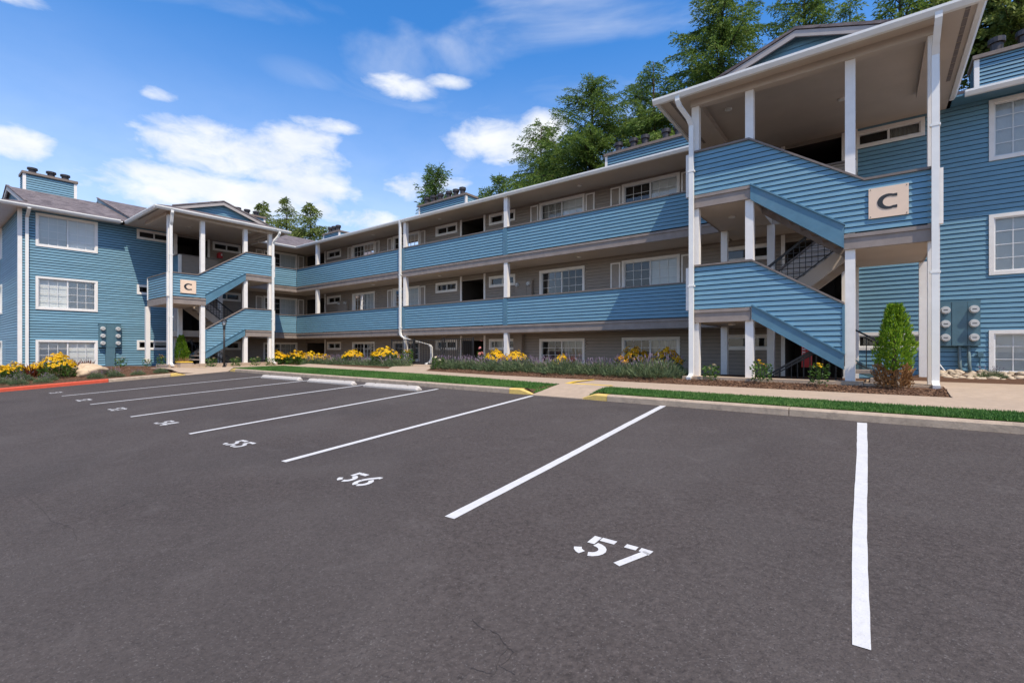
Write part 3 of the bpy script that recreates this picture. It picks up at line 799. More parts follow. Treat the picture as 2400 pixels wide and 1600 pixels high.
LY0 = 3.24
wall = MB().fbox(LWG, LY0 + .02, 8.90, -.34, -.32, .2, EAVE).build('wall', 'dark_interior', bld); wall['label'] = 'blue clapboard wall of the left block'
boards(LWG, [(LY0 + .06, .47), (8.84, .47), (8.84, EAVE), (LY0 + .06, EAVE)], 0, wall, far=True, holes=holesLB, z0=.47)
MB().fbox(LWG, 8.82, 8.92, -.02, .05, F1, EAVE).build('corner_board', 'trim_white', bld)
# end wall of the left block (faces -Y)
EW = frame((XW, LY0, 0), (-1, 0, 0), (0, -1, 0))
hE = []
for i in range(3):
    zz = (BIG_Z[i][0] - .03 if i else .55, BIG_Z[i][1]); hE.append((5.13, 7.13, zz[0] + .03, zz[1] - .03)); window(EW, 5.10, 7.16, *zz, 0, False, 'blind')
joined(EW, [(.05, .1), (11.6, .1), (11.6, EAVE), (.05, EAVE)], 0, bld, 'siding_blue', 'end_siding', holes=hE)
q = MB(); q.fbox(LWG, LY0 - .05, LY0 + .08, -.02, .045, .3, EAVE); q.fbox(EW, -.02, .10, .0, .048, .3, EAVE); q.build('corner_board', 'trim_white', bld)
# building core so that no light leaks through
c = MB(); c.box(XW - 11.2, XW - 2.4, LY0 + .35, 26, F1 - .2, EAVE); c.box(XW - 2.4, RBX1, YW + 2.4, 27, F1 - .2, EAVE); c.box(XW - 2.39, XW - .36, LY0 + .35, 8.8, F1 - .2, EAVE); c.box(-.3, RBX1, YW + .36, YW + 2.39, F1 - .2, EAVE); c.build('core', 'dark_interior', bld)

# floor decks of the walkways with their edge beams
def deck(F, a0, a1, b1, zf, end=True):
    o = MB(); o.fbox(F, a0, a1, .05, b1 - .05, zf - .30, zf); d = o.build('walkway_deck', 'soffit', bld)
    e = MB(); e.fbox(F, a0, a1, b1 - .05, b1 + .02, zf - .30, zf - .085); e.build('edge_beam', 'beam_brown', d)
    e = MB(); e.fbox(F, a0, a1, b1 - .05, b1 + .045, zf - .083, zf - .01); e.build('edge_cap', 'beam_brown', d)
for zf in (F2, F3):
    deck(RW, XW + LB - .05, -3.6, RB, zf); deck(LWG, 11.8, YW - RB - .02, LB, zf)
    c = MB(); c.box(XW + .05, XW + LB - .06, YW - RB, YW - .05, zf - .30, zf - .002); c.build('walkway_deck', 'soffit', bld)
    c = MB(); c.fbox(RTF, 0, 3.1, .05, RB, zf - .30, zf - .004); c.build('walkway_deck', 'soffit', bld)
    c = MB(); c.fbox(LTF, 0, 3.1, .05, LB, zf - .30, zf - .004); c.build('walkway_deck', 'soffit', bld)
# sunken ground walkway
c = MB(); c.box(XW - .2, -.46, YW - 4.2, YW + .02, F1 - .15, F1); tag(c.build('sunken_walk', 'concrete'), kind='structure')
c = MB(); c.box(XW - .2, XW + 4.4, 8.9, YW - 4.21, F1 - .15, F1); tag(c.build('sunken_walk', 'concrete'), kind='structure')
c = MB(); c.box(-24.2, -3.7, 14.26, 14.40, F1, GND + .05); tag(c.build('retaining_wall', 'concrete'), kind='structure')

# clapboard balustrades of the wings
def wing_rail(F, a0, a1, b, zf, far=False):
    r = MB().fbox(F, a0, a1, b - .10, b - .013, zf + .03, zf + 1.03).build('balustrade', 'gap_shade', bld)
    boards(F, [(a0, zf + .02), (a1, zf + .02), (a1, zf + 1.04), (a0, zf + 1.04)], b, r, far=far, pitch=.1133)
    MB().fbox(F, a0 - .01, a1 + .01, b - .12, b + .045, zf + 1.042, zf + 1.085).build('rail_cap', 'cap_brown', r)
for zf in (F2, F3):
    for a0, a1 in ((XW + LB + .03, -17.72), (-17.50, -11.60), (-11.40, -3.66)): wing_rail(RW, a0, a1, RB, zf)
    for aa in (-17.61, -11.50):
        MB().fbox(RW, aa - .105, aa + .105, RB - .02, RB + .034, zf + .0, zf + 1.04).build('batten', 'trim_blue', bld)
    wing_rail(LWG, 11.86, YW - RB - .03, LB, zf, True)
# wing posts
for aa in (-17.55, -11.50):
    for z0, z1 in ((F2 + 1.087, F3 - .302), (F3 + 1.087, EAVE), (F1, F2 - .302)):
        MB().fbox(RW, aa - .09, aa + .09, RB - .17, RB + .0, z0, z1).build('post', 'trim_white', bld)
for z0, z1 in ((F2 + 1.087, F3 - .302), (F3 + 1.087, EAVE)):
    MB().fbox(RW, -25.28, -25.10, RB - .17, RB + .0, z0, z1).build('post', 'trim_white', bld)
for z1, z0 in ((EAVE, F3), (F3 - .3, F2), (F2 - .3, F1)):    # slim boards at the sunken walk supports
    pass
MB().fbox(RW, -12.05, -11.62, .02, .22, F1, F2 - .30).build('wall_pier', 'siding_brown', bld)

# ------------------------------------------------------------------ stair towers
def tower(F, FB, WB, OV, far):
    N = 4.40
    posts = [(0.08, FB - .115), (1.27, FB - .115), (3.13, FB - .115), (4.40, FB - .115), (.08, WB - .02), (1.27, WB - .02), (3.13, WB + .1), (4.43, WB + .05)]
    BEAM0 = 7.20 + .14
    for k, (a, b) in enumerate(posts):
        spans = [(F1 if k > 3 and k != 7 else SLAB - .02, BEAM0 if k < 4 else (MID - .31 if k == 7 else F3 - .305))]
        for z0, z1 in spans:
            MB().fbox(F, a - .085, a + .085, b - .085, b + .085, z0, z1).build('post', 'trim_white', bld)
    # top beams
    q = MB(); q.fbox(F, -.02, N + .02, FB - .19, FB + .01, BEAM0, EAVE + .0); q.build('top_beam', 'beam_brown' if False else 'soffit', bld)
    for aa in (.08, 4.40): MB().fbox(F, aa - .10, aa + .10, WB, FB - .192, BEAM0, EAVE).build('top_beam', 'soffit', bld)
    # landings
    def landing(a0, a1, zf, lowside):
        o = MB(); o.fbox(F, a0, a1, WB + .03, FB - .06, zf - .30, zf - .002); d = o.build('landing', 'soffit', bld)
        e = MB(); e.fbox(F, a0 - (.0 if lowside else .03), a1 + (.03 if lowside else .0), FB - .06, FB + .02, zf - .31, zf - .085); e.build('edge_beam', 'beam_brown', d)
        e = MB(); e.fbox(F, a0 - (.0 if lowside else .05), a1 + (.05 if lowside else .0), FB - .06, FB + .045, zf - .083, zf - .012); e.build('edge_cap', 'beam_brown', d)
        sa = (a1, a1 + .03) if lowside else (a0 - .03, a0)
        e = MB(); e.fbox(F, sa[0], sa[1], WB, FB - .061, zf - .31, zf - .02); e.build('edge_beam', 'beam_brown', d)
    for zf in (F2, F3): landing(0, 1.30, zf, False)
    landing(3.03, N, MID, True)
    # flights: treads, risers open from below, stringers
    def flight(a0, z0, a1, z1, b0, b1, n, matS, name='staircase', ends=True):
        root = empty(name, (0, 0, 0), bld)
        run = (a1 - a0) / n; rise = (z1 - z0) / n
        for k in range(n):
            aa = a0 + run * k; zz = z0 + rise * (k + 1) if z1 < z0 else z0 + rise * (k + 1)
            t = MB(); t.fbox(F, min(aa, aa + run) - .015, max(aa, aa + run) + .015, b0 + .05, b1 - .05, zz - .045, zz); t.build('tread', 'beam_brown', root)
        return root
    up = flight(1.30, F3, 3.03, MID, FB - 1.35, FB - .10, 8, None)
    lo = flight(1.30, F2, 3.74, .86, FB - 1.35, FB - .10, 9, None)
    bk = flight(1.30, F2, 3.03, MID, WB + .10, WB + 1.30, 8, None)
    for root, top, bot in ((up, [(1.305, 5.17), (3.03, 4.00)], [(3.03, 3.53), (1.305, 4.85)]), (lo, [(1.335, 2.46), (3.03, 1.38)], [(3.03, 1.07), (1.335, 2.16)])):
        MB().fprism(F, top + bot, FB - .075, FB + .048).build('stringer', 'trim_blue', root)
        l = MB(); l.fprism(F, [(top[0][0], top[0][1] + .002), (top[1][0] + .02, top[1][1] - .010), (top[1][0] + .02, top[1][1] + .024), (top[0][0], top[0][1] + .036)], FB + .0, FB + .075); l.build('drip_cap', 'trim_blue', root)
        MB().fprism(F, top + bot, FB - 1.40, FB - 1.345).build('stringer', 'beam_brown', root)
    MB().fprism(F, [(3.03, 1.35), (3.80, .87), (3.80, .70), (3.03, 1.05)], FB - 1.40, FB - 1.345).build('stringer', 'meter_box', lo)
    for b in (WB + .10, WB + 1.30): MB().fprism(F, [(1.30, F2 + .12), (3.03, MID + .10), (3.03, MID - .28), (1.62, F2 - .02), (1.30, F2 - .02)], b - .025, b + .025).build('stringer', 'soffit', bk)
    sw = MB().fprism(F, [(1.32, F2 + .14), (3.03, MID + .12), (3.03, MID + 1.0), (1.32, F2 + 1.0)], WB + .035, WB + .085).build('stair_wall', 'soffit', bk)
    joined(F, [(1.32, F2 + .14), (3.03, MID + .12), (3.03, MID + 1.0), (1.32, F2 + 1.0)], WB + .09, sw, 'shutter_beige', gap=.010)
    MB().fprism(F, [(1.30, F2 + 1.0), (3.04, MID + 1.0), (3.04, MID + 1.06), (1.30, F2 + 1.06)], WB + .0, WB + .13).build('rail_cap', 'cap_brown', sw)
    # welded mesh guard on the back flight
    g = MB(); b = WB + 1.34
    zt = lambda a: F2 + .98 + (a - 1.30) * .795; zb = lambda a: F2 + .16 + (a - 1.30) * .795
    a = 1.34
    while a < 3.02: g.bar(F(a, b, zb(a)), F(a, b, zt(a)), .014); a += .125
    z = F2 + .25
    while z < MID + 1.0:
        a0 = max(1.34, 1.30 + (z - F2 - .98) / .795); a1 = min(3.0, 1.30 + (z - F2 - .16) / .795)
        if a1 > a0 + .03: g.bar(F(a0, b, z), F(a1, b, z), .014)
        z += .125
    g.bar(F(1.30, b, zb(1.30)), F(3.02, b, zb(3.02)), .026); g.bar(F(1.30, b, zt(1.3)), F(3.02, b, zt(3.02)), .035)
    g.bar(F(1.05, b - .05, F2 + .82), F(3.0, b - .05, F2 + .82 + 1.95 * .78), .05)
    g.build('stair_guard', 'iron_black', bk)
    # balustrades along the front
    upper = [(0, 5.18), (1.31, 5.18), (3.035, 4.02), (3.035, 3.82), (N, 3.82), (N, 4.83), (3.36, 4.83), (1.28, 6.20), (0, 6.20)]
    rl = MB().fprism(F, [(p[0], p[1]) for p in [(0, 5.19), (1.31, 5.19), (3.03, 4.03), (3.04, 3.83), (N - .01, 3.83), (N - .01, 4.81), (3.37, 4.81), (1.28, 6.18), (0, 6.18)]], FB - .10, FB - .013).build('balustrade', 'gap_shade', bld)
    boards(F, upper, FB, rl, far=far, pitch=.1133, z0=3.82)
    def cap(pts, parent):
        for (p, q) in zip(pts[:-1], pts[1:]):
            MB().fprism(F, [p, q, (q[0], q[1] + .045), (p[0], p[1] + .045)], FB - .125, FB + .05).build('rail_cap', 'cap_brown', parent)
    cap([(-.02, 6.202), (1.28, 6.202), (3.36, 4.832), (N + .02, 4.832)], rl)
    lower = [(0, 2.43), (1.335, 2.43), (1.335, 2.47), (3.03, 1.40), (3.03, 2.39), (1.33, 3.46), (0, 3.46)]
    lw = MB().fprism(F, [(0, 2.44), (1.33, 2.44), (1.34, 2.48), (3.02, 1.42), (3.02, 2.37), (1.33, 3.44), (0, 3.44)], FB - .10, FB - .013).build('balustrade', 'gap_shade', bld)
    boards(F, lower, FB, lw, far=far, pitch=.1133, z0=1.41)
    cap([(-.02, 3.462), (1.33, 3.462), (3.035, 2.392)], lw)
    MB().fbox(F, 3.0, 3.045, FB - .10, FB + .03, 1.40, 2.39).build('end_board', 'trim_blue', lw)
    # side balustrades: low end at the half landing, high end at both floors
    S0 = frame(F(N, 0, 0), Vector(F(0, 1, 0)) - Vector(F(0, 0, 0)), Vector(F(1, 0, 0)) - Vector(F(0, 0, 0)))
    sd = MB().fbox(S0, WB + .06, FB - .005, -.09, -.013, 3.83, 4.82).build('balustrade', 'siding_brown', bld)
    boards(S0, [(WB + .06, 3.82), (FB - .0, 3.82), (FB - .0, 4.83), (WB + .06, 4.83)], 0, sd, far=True, pitch=.1133)
    MB().fbox(S0, WB + .03, FB + .03, -.10, .05, 4.832, 4.876).build('rail_cap', 'cap_brown', sd)
    MB().fbox(S0, FB - .10, FB + .003, .02, .13, 3.80, 4.83).build('corner_board', 'trim_white', sd)
    MB().fbox(S0, WB + .02, WB + .10, .02, .045, 3.80, 4.83).build('corner_board', 'trim_white', sd)
    S1 = frame(F(0, 0, 0), Vector(F(0, 1, 0)) - Vector(F(0, 0, 0)), Vector(F(-1, 0, 0)) - Vector(F(0, 0, 0)))
    for zf in (F2, F3):
        sd = MB().fbox(S1, WB + .06, FB - .005, -.09, -.013, zf + .01, zf + 1.02).build('balustrade', 'siding_brown', bld)
        joined(S1, [(WB + .06, zf), (FB, zf), (FB, zf + 1.02), (WB + .06, zf + 1.02)], 0, sd, 'siding_blue', pitch=.1133)
        MB().fbox(S1, FB - .12, FB + .003, .02, .13, zf - .01, zf + 1.02).build('corner_board', 'trim_white', sd)
        MB().fbox(S1, WB + .05, FB + .03, -.10, .05, zf + 1.022, zf + 1.062).build('rail_cap', 'cap_brown', sd)
    # inner guard on the top floor: brown towards the stair, blue end panel with a white newel
    ig = MB().fbox(F, 1.40, 3.10, WB - .02, WB + .05, F3, F3 + .98).build('balustrade', 'siding_brown', bld)
    joined(F, [(1.40, F3), (3.08, F3), (3.08, F3 + .98), (1.40, F3 + .98)], WB + .052, ig, 'siding_brown', pitch=.1133)
    MB().fbox(F, 1.38, 3.16, WB - .04, WB + .10, F3 + .985, F3 + 1.03).build('rail_cap', 'cap_brown', ig)
    MB().fbox(F, 3.06, 3.17, WB - .03, WB + .105, F3 - .3, F3 + .984).build('newel', 'trim_white', ig)
    S2 = frame(F(3.12, 0, 0), Vector(F(0, 1, 0)) - Vector(F(0, 0, 0)), Vector(F(1, 0, 0)) - Vector(F(0, 0, 0)))
    eg = MB().fbox(S2, .02, WB + .04, -.06, -.012, F3 - .3, F3 + .98).build('balustrade', 'siding_brown', bld)
    joined(S2, [(.02, F3 - .3), (WB - .02, F3 - .3), (WB - .02, F3 + .98), (.02, F3 + .98)], 0, eg, 'siding_blue', pitch=.1133)
    MB().fbox(S2, .0, WB + .05, -.08, .04, F3 + .985, F3 + 1.03).build('rail_cap', 'cap_brown', eg)
    # ceiling and eaves: flat soffit out to the gutters on three sides
    c = MB(); c.fbox(F, -.66, N + .55, -.01, FB + OV, EAVE + .002, EAVE + .05); sf = c.build('soffit', 'soffit', bld)
    for aa in (N + .40, -.45):
        v = MB(); n = 0; b = WB + .2
        while b < FB + .3: v.fbox(F, aa, aa + .07, b, b + .26, EAVE - .004, EAVE + .001); b += .285
        tag(v.build('soffit_vent', 'cap_brown', sf), kind='stuff')
    for (aa, bb) in ((.62, 3.35), (2.9, 2.2)):
        l = MB(); l.tube([F(aa, bb, EAVE - .03), F(aa, bb, EAVE + .001)], .085, 16); L_ = l.build('ceiling_light', 'trim_white', bld, True)
        g = MB(); g.tube([F(aa, bb, EAVE - .034), F(aa, bb, EAVE - .0295)], .062, 16); g.build('lens', 'light_glass', L_)
    for zf in (F3, F2):
        l = MB(); l.tube([F(.62, FB - 1.3, zf - .335), F(.62, FB - 1.3, zf - .299)], .085, 16); L_ = l.build('ceiling_light', 'trim_white', bld, True)
        g = MB(); g.tube([F(.62, FB - 1.3, zf - .339), F(.62, FB - 1.3, zf - .3345)], .062, 16); g.build('lens', 'light_glass', L_)
    # roof: hip skirt and gable on top
    P = lambda a, b, z: F(a, b, z)
    e0, e1, eb = -.66, N + .55, FB + OV; z0 = EAVE + .055; th = .07; sl = .333; mid = (e0 + e1) / 2
    gb = FB - .50; rise = (eb - gb) * sl; zg = z0 + rise + .0
    ia0, ia1 = e0 + (eb - gb), e1 - (eb - gb)
    roof = MB()
    roof.hexa([P(e0, eb, z0), P(e1, eb, z0), P(ia1, gb, zg), P(ia0, gb, zg), P(e0, eb, z0 + th), P(e1, eb, z0 + th), P(ia1, gb, zg + th), P(ia0, gb, zg + th)])
    za = zg + (mid - ia0) * sl; bk_ = -6.0
    # side planes from eave to ridge; they run back into the main roof
    for s0, s1 in ((e0, ia0), (e1, ia1)):
        # lower strip of the side plane (up to the gable line)
        roof.hexa([P(s0, eb, z0), P(s1, gb, zg), P(s1, bk_, zg), P(s0, bk_, z0), P(s0, eb, z0 + th), P(s1, gb, zg + th), P(s1, bk_, zg + th), P(s0, bk_, z0 + th)])
        gx_ = gb + .14
        roof.hexa([P(s1, gx_, zg), P(mid, gx_, za), P(mid, bk_, za), P(s1, bk_, zg), P(s1, gx_, zg + th), P(mid, gx_, za + th), P(mid, bk_, za + th), P(s1, bk_, zg + th)])
    rf = roof.build('tower_roof', 'shingle', bld)
    MB().fprism(F, [(ia0 + .05, zg), (ia1 - .05, zg), (mid, za - .02)], gb - .04, gb - .02).build('gable', 'trim_blue', rf)
    joined(F, [(ia0 + .06, zg + .01), (ia1 - .06, zg + .01), (mid, za - .02)], gb - .018, rf, 'siding_blue', 'gable_siding')
    for s1 in (ia0, ia1):
        MB().fprism(F, [(s1, zg + .01), (mid, za + .01), (mid, za - .13), (s1 + (.42 if s1 == ia0 else -.42), zg + .01)], gb + .143, gb + .185).build('rake_board', 'trim_taupe', rf)
        MB().fprism(F, [(s1 - (.05 if s1 == ia0 else -.05), zg + .01), (mid, za + .03), (mid, za + .09), (s1 - (.05 if s1 == ia0 else -.05), zg + .075)], gb + .12, gb + .205).build('rake_edge', 'shingle', rf)
    # gutters
    def gutter(pa, pb, out):
        pa, pb, out = Vector(pa), Vector(pb), Vector(out)
        prof = [(0, 0), (.075, 0), (.105, .03), (.125, .085), (.125, .13), (.115, .13), (.115, .10), (0, .10)]
        prof = [(0, 0), (.075, 0), (.100, .035), (.128, .080), (.128, .128), (0, .128)]
        MB().prism([tuple(pa + out * u + Vector((0, 0, w))) for u, w in prof], [tuple(pb + out * u + Vector((0, 0, w))) for u, w in prof]).build('gutter', 'gutter_white', rf)
    zg0 = EAVE - .055
    o_ = Vector(F(0, 0, 0)); ea = Vector(F(1, 0, 0)) - o_; ebv = Vector(F(0, 1, 0)) - o_
    gutter(F(e0 - .127, eb, zg0), F(e1 + .127, eb, zg0), ebv)
    gutter(F(e0, WB - .9, zg0), F(e0, eb - .001, zg0), -ea); gutter(F(e1, .62, zg0), F(e1, eb - .001, zg0), ea)
    # low kerb round the sunken well and slab at the stair foot
    k_ = MB(); k_.fbox(F, -.15, 3.35, FB - .20, FB + .22, .35, SLAB); k_.fbox(F, 3.36, N + .1, FB - 1.5, FB + .215, .35, SLAB - .03)
    k_.build('plinth', 'concrete', bld)
    w_ = MB(); w_.fbox(F, 3.06, 3.16, .05, FB - 1.42, F1, SLAB - .04); w_.build('plinth_wall', 'siding_brown', bld)
    # black handrail with balusters on the stair to the sunken floor
    h = MB(); b = WB + 1.15
    zt = lambda a: F1 + 1.0 + max(0, (a - 1.15)) * .62
    for a in np.arange(1.25, 3.06, .13): h.bar(F(a, b, max(F1, zt(a) - .95)), F(a, b, zt(a)), .016)
    h.bar(F(1.15, b, zt(1.15)), F(3.05, b, zt(3.05)), .04); h.bar(F(1.15, b, zt(1.15) - .07), F(3.05, b, zt(3.05) - .07), .025)
    b2 = FB - .35
    h.bar(F(1.35, b2, .74), F(2.55, b2, 1.52), .035); h.bar(F(1.35, b2, .67), F(2.55, b2, 1.45), .022)
    for a in np.arange(2.0, 3.1, .12): h.bar(F(a, b2 - .5, F1), F(a, b2 - .5, min(1.55, .74 + (a - 1.35) * .65)), .016)
    h.build('handrail', 'iron_black', bld)
    h = MB(); b = FB - 1.30
    zz = lambda a: 1.95 - (a - 3.12) * .62
    h.bar(F(3.12, b, zz(3.12)), F(3.85, b, zz(3.85)), .035); h.bar(F(3.12, b, zz(3.12) - .72), F(3.85, b, zz(3.85) - .72), .022)
    for a in (3.14, 3.38, 3.62, 3.84): h.bar(F(a, b, zz(a) - .72), F(a, b, zz(a)), .018)
    h.bar(F(3.84, b, .84), F(3.84, b, zz(3.84)), .03)
    h.build('handrail', 'iron_black', bld)
    return rf
rfR = tower(RTF, RTB, RB, .37, False)
rfL = tower(LTF, LTB, LB, .27, True)

# ------------------------------------------------------------------ main roofs, soffits, gutters
def poly_slab(pts, th, name, mat, parent):
    mb = MB(); mb.prism([tuple(p) for p in pts], [(p[0], p[1], p[2] + th) for p in pts]); return mb.build(name, mat, parent)
Z0 = EAVE + .055
RY, RZ = 21.4, Z0 + (21.4 - 15.45) * .333
LX_, LZ_ = -34.3, Z0 + (34.3 - 28.3) * .333
WE, LE = 14.57, -27.30                        # walkway eaves
RE, LBE = 15.45, -28.3                        # block eaves
rzw = Z0 + (RY - WE) * .28
roofR = poly_slab([(LE, WE, Z0), (-3.4, WE, Z0), (-3.4, RY, rzw), (LX_, RY, rzw)], .07, 'wing_roof', 'shingle', bld)
poly_slab([(-4.2, RY, rzw), (LX_, RY, rzw), (LX_ - 6, 28, Z0), (-4.2, 28, Z0)], .07, 'wing_roof', 'shingle', bld)
poly_slab([(-3.6, RE, Z0), (RBX1 + .6, RE, Z0), (RBX1 + .6, RY, RZ), (-3.6, RY, RZ)], .07, 'block_roof', 'shingle', bld)
poly_slab([(-3.6, RY, RZ), (RBX1 + .6, RY, RZ), (RBX1 + .6, 28, Z0), (-3.6, 28, Z0)], .07, 'block_roof', 'shingle', bld)
roofL = poly_slab([(LBE, 2.64, Z0), (LBE, 7.6, Z0), (LX_, 7.6, LZ_), (LX_, 3.46, LZ_), (-29.1, 3.46, Z0 + .8 * .333)], .07, 'block_roof', 'shingle', bld)
poly_slab([(LX_, 3.46, LZ_), (LX_, 7.6, LZ_), (-40.3, 7.6, Z0), (-40.3, 2.64, Z0), (-39.5, 3.46, Z0 + .8 * .333)], .07, 'block_roof', 'shingle', bld)
poly_slab([(LBE, 2.64, Z0), (-29.1, 3.46, Z0 + .266), (-39.5, 3.46, Z0 + .266), (-40.3, 2.64, Z0)], .07, 'hip_roof', 'shingle', bld)
# gable of the left block
EG = frame((0, 3.46, 0), (1, 0, 0), (0, -1, 0))
joined(EG, [(-39.4, Z0 + .3), (-29.2, Z0 + .3), (LX_, LZ_ - .02)], -.12, roofL, 'siding_blue', 'gable_siding')
for sgn, xe in ((1, -29.0), (-1, -39.6)):
    MB().fprism(EG, [(xe, Z0 + .28), (LX_, LZ_ + .05), (LX_, LZ_ - .14), (xe - sgn * .5, Z0 + .28)], .0, .06).build('rake_board', 'trim_taupe', roofL)
    MB().fprism(EG, [(xe + sgn * .15, Z0 + .27), (LX_, LZ_ + .075), (LX_, LZ_ + .13), (xe + sgn * .15, Z0 + .33)], -.02, .09).build('rake_edge', 'shingle', roofL)
# higher roof over the left tower bay
HX, HZ = -35.0, Z0 + 2.42
roofH = poly_slab([(-28.32, 7.05, Z0 + .10), (-28.32, 11.3, Z0 + .10), (HX, 11.3, HZ), (HX, 7.05, HZ)], .07, 'upper_roof', 'shingle', bld)
poly_slab([(HX, 7.05, HZ), (HX, 19, HZ), (-41.6, 19, Z0 + .1), (-41.6, 7.05, Z0 + .1)], .07, 'upper_roof', 'shingle', bld)
poly_slab([(LE, 11.3, Z0 - .0), (LE, WE, Z0 - .0), (LX_, RY, rzw), (HX, RY, HZ), (HX, 11.3, HZ)], .07, 'wing_roof', 'shingle', bld)
HG = frame((0, 7.05, 0), (1, 0, 0), (0, -1, 0))
MB().fprism(HG, [(-28.3, Z0 + .10), (HX, HZ + .05), (HX, HZ - .13), (-28.8, Z0 + .10)], .0, .05).build('rake_board', 'meter_box', roofH)
MB().fprism(HG, [(-28.2, Z0 + .10), (HX, HZ + .075), (HX, HZ + .12), (-28.2, Z0 + .16)], -.02, .08).build('rake_edge', 'shingle', roofH)
MB().fprism(HG, [(-28.7, Z0), (HX, HZ), (-41, Z0)], -.10, -.04).build('gable', 'siding_blue', roofH)
# soffits / ceilings at the eaves
s = MB(); s.box(XW, -4.2, WE, YW, EAVE + .003, EAVE + .05); s.build('soffit', 'soffit', roofR)
s = MB(); s.box(XW - .01, LE, 12.4, WE - .001, EAVE + .003, EAVE + .05); s.build('soffit', 'soffit', roofR)
s = MB(); s.box(1.5, RBX1 + .6, RE, YW, EAVE + .003, EAVE + .05); s.build('soffit', 'trim_blue', roofR)
s = MB(); s.box(XW, LBE, 2.64, 6.6, EAVE + .003, EAVE + .05); s.box(-40.3, XW - .001, 2.64, LY0, EAVE + .003, EAVE + .05); s.build('soffit', 'gutter_white', roofL)
def gutter(pa, pb, out, parent):
    pa, pb, out = Vector(pa), Vector(pb), Vector(out)
    prof = [(0, 0), (.075, 0), (.100, .035), (.128, .080), (.128, .128), (0, .128)]
    MB().prism([tuple(pa + out * u + Vector((0, 0, w))) for u, w in prof], [tuple(pb + out * u + Vector((0, 0, w))) for u, w in prof]).build('gutter', 'gutter_white', parent)
G0 = EAVE - .05
gutter((LE + .0, WE, G0), (-4.35, WE, G0), (0, -1, 0), roofR)
gutter((LE, 12.3, G0), (LE, WE - .128, G0), (1, 0, 0), roofR)
gutter((1.7, RE, G0), (RBX1 + .7, RE, G0), (0, -1, 0), roofR)
gutter((LBE, 2.64 - .128, G0), (LBE, 6.5, G0), (1, 0, 0), roofL)
gutter((-40.3, 2.64, G0), (LBE - .001, 2.64, G0), (0, -1, 0), roofL)
# ceiling lights along the walkways
for aa in (-20.9, -15.9, -8.6):
    for zc in (EAVE + .002, F3 - .30):
        l = MB(); l.tube([RW(aa, .75, zc - .03), RW(aa, .75, zc + .001)], .085, 14); L_ = l.build('ceiling_light', 'trim_white', bld, True)
        g = MB(); g.tube([RW(aa, .75, zc - .034), RW(aa, .75, zc - .0295)], .062, 14); g.build('lens', 'light_glass', L_)

# downspouts
def downspout(path, wdir, label=None):
    mb = MB(); pts = [Vector(p) for p in path]; wd = Vector(wdir)
    rings = []
    for i, p in enumerate(pts):
        d = (pts[min(i + 1, len(pts) - 1)] - pts[max(i - 1, 0)]).normalized(); y = d.cross(wd).normalized()
        prof = [(-.052, -.038), (-.03, -.044), (-.026, -.036), (.0, -.036), (.004, -.044), (.03, -.044), (.052, -.038), (.052, .038), (-.052, .038)]
        rings.append([tuple(p + wd * u + y * w) for u, w in prof])
    for a, b in zip(rings[:-1], rings[1:]): mb.prism(a, b)
    ds = mb.build('downspout', 'gutter_white', bld)
    return ds
def straps(ds, pts, wdir):
    for p in pts:
        p = Vector(p); wd = Vector(wdir); n = Vector((-wd.y, wd.x, 0))
        s_ = MB(); s_.hexa([tuple(p + wd * u * .075 + n * v * .05 + Vector((0, 0, w))) for w in (-.02, .02) for u, v in ((-1, -1), (1, -1), (1, 1), (-1, 1))]); s_.build('strap', 'gutter_white', ds)
def tower_ds(F, FB, a, foot=True):
    wd = Vector(F(1, 0, 0)) - Vector(F(0, 0, 0)); b0 = FB + (.435 if FB < 4.4 else .335); b1 = FB + .10
    ds = downspout([F(a - .22, b0, EAVE + .02), F(a - .22, b0, EAVE - .12), F(a - .19, b0 - .06, EAVE - .24), F(a - .04, b1 + .08, EAVE - .50), F(a, b1, EAVE - .66), F(a, b1, 1.2), F(a, b1, .90), F(a, b1 + .05, .83), F(a, b1 + .24, .79)], wd)
    straps(ds, [F(a, b1 - .005, z) for z in (5.75, 3.0)], wd)
tower_ds(RTF, RTB, .03); tower_ds(LTF, LTB, .02)
for F, FB in ((RTF, RTB), (LTF, LTB)):
    wd = Vector(F(1, 0, 0)) - Vector(F(0, 0, 0)); a = 4.41; b0 = FB + (.435 if FB < 4.4 else .335); b1 = FB + .10
    ds = downspout([F(a + .02, b0, EAVE + .02), F(a + .02, b0, EAVE - .12), F(a + .015, b0 - .06, EAVE - .22), F(a, b1 + .08, EAVE - .48), F(a, b1, EAVE - .62), F(a, b1, 1.2), F(a, b1, .90), F(a, b1 + .05, .83), F(a, b1 + .24, .79)], wd)
    straps(ds, [F(a, b1 - .005, z) for z in (5.6, 2.9)], wd)
ds = downspout([RW(-17.74, RB + .12, EAVE + .02), RW(-17.74, RB + .12, EAVE - .05), RW(-17.74, RB + .10, EAVE - .28), RW(-17.74, RB + .10, 2.28), RW(-17.68, RB + .10, 2.13), RW(-17.50, RB + .10, 2.03), RW(-15.75, RB + .10, 1.70), RW(-15.62, RB + .10, 1.60), RW(-15.60, RB + .10, 1.1), RW(-15.62, RB + .16, .92), RW(-15.70, RB + .36, .82)], (1, 0, 0))
straps(ds, [RW(-17.74, RB + .09, z) for z in (5.0, 2.5)], (1, 0, 0))
ds = downspout([LWG(3.46, .66, EAVE + .02), LWG(3.46, .66, EAVE - .06), LWG(3.46, .34, EAVE - .24), LWG(3.46, .07, EAVE - .36), LWG(3.46, .07, .9), LWG(3.46, .10, .66)], (0, 1, 0))

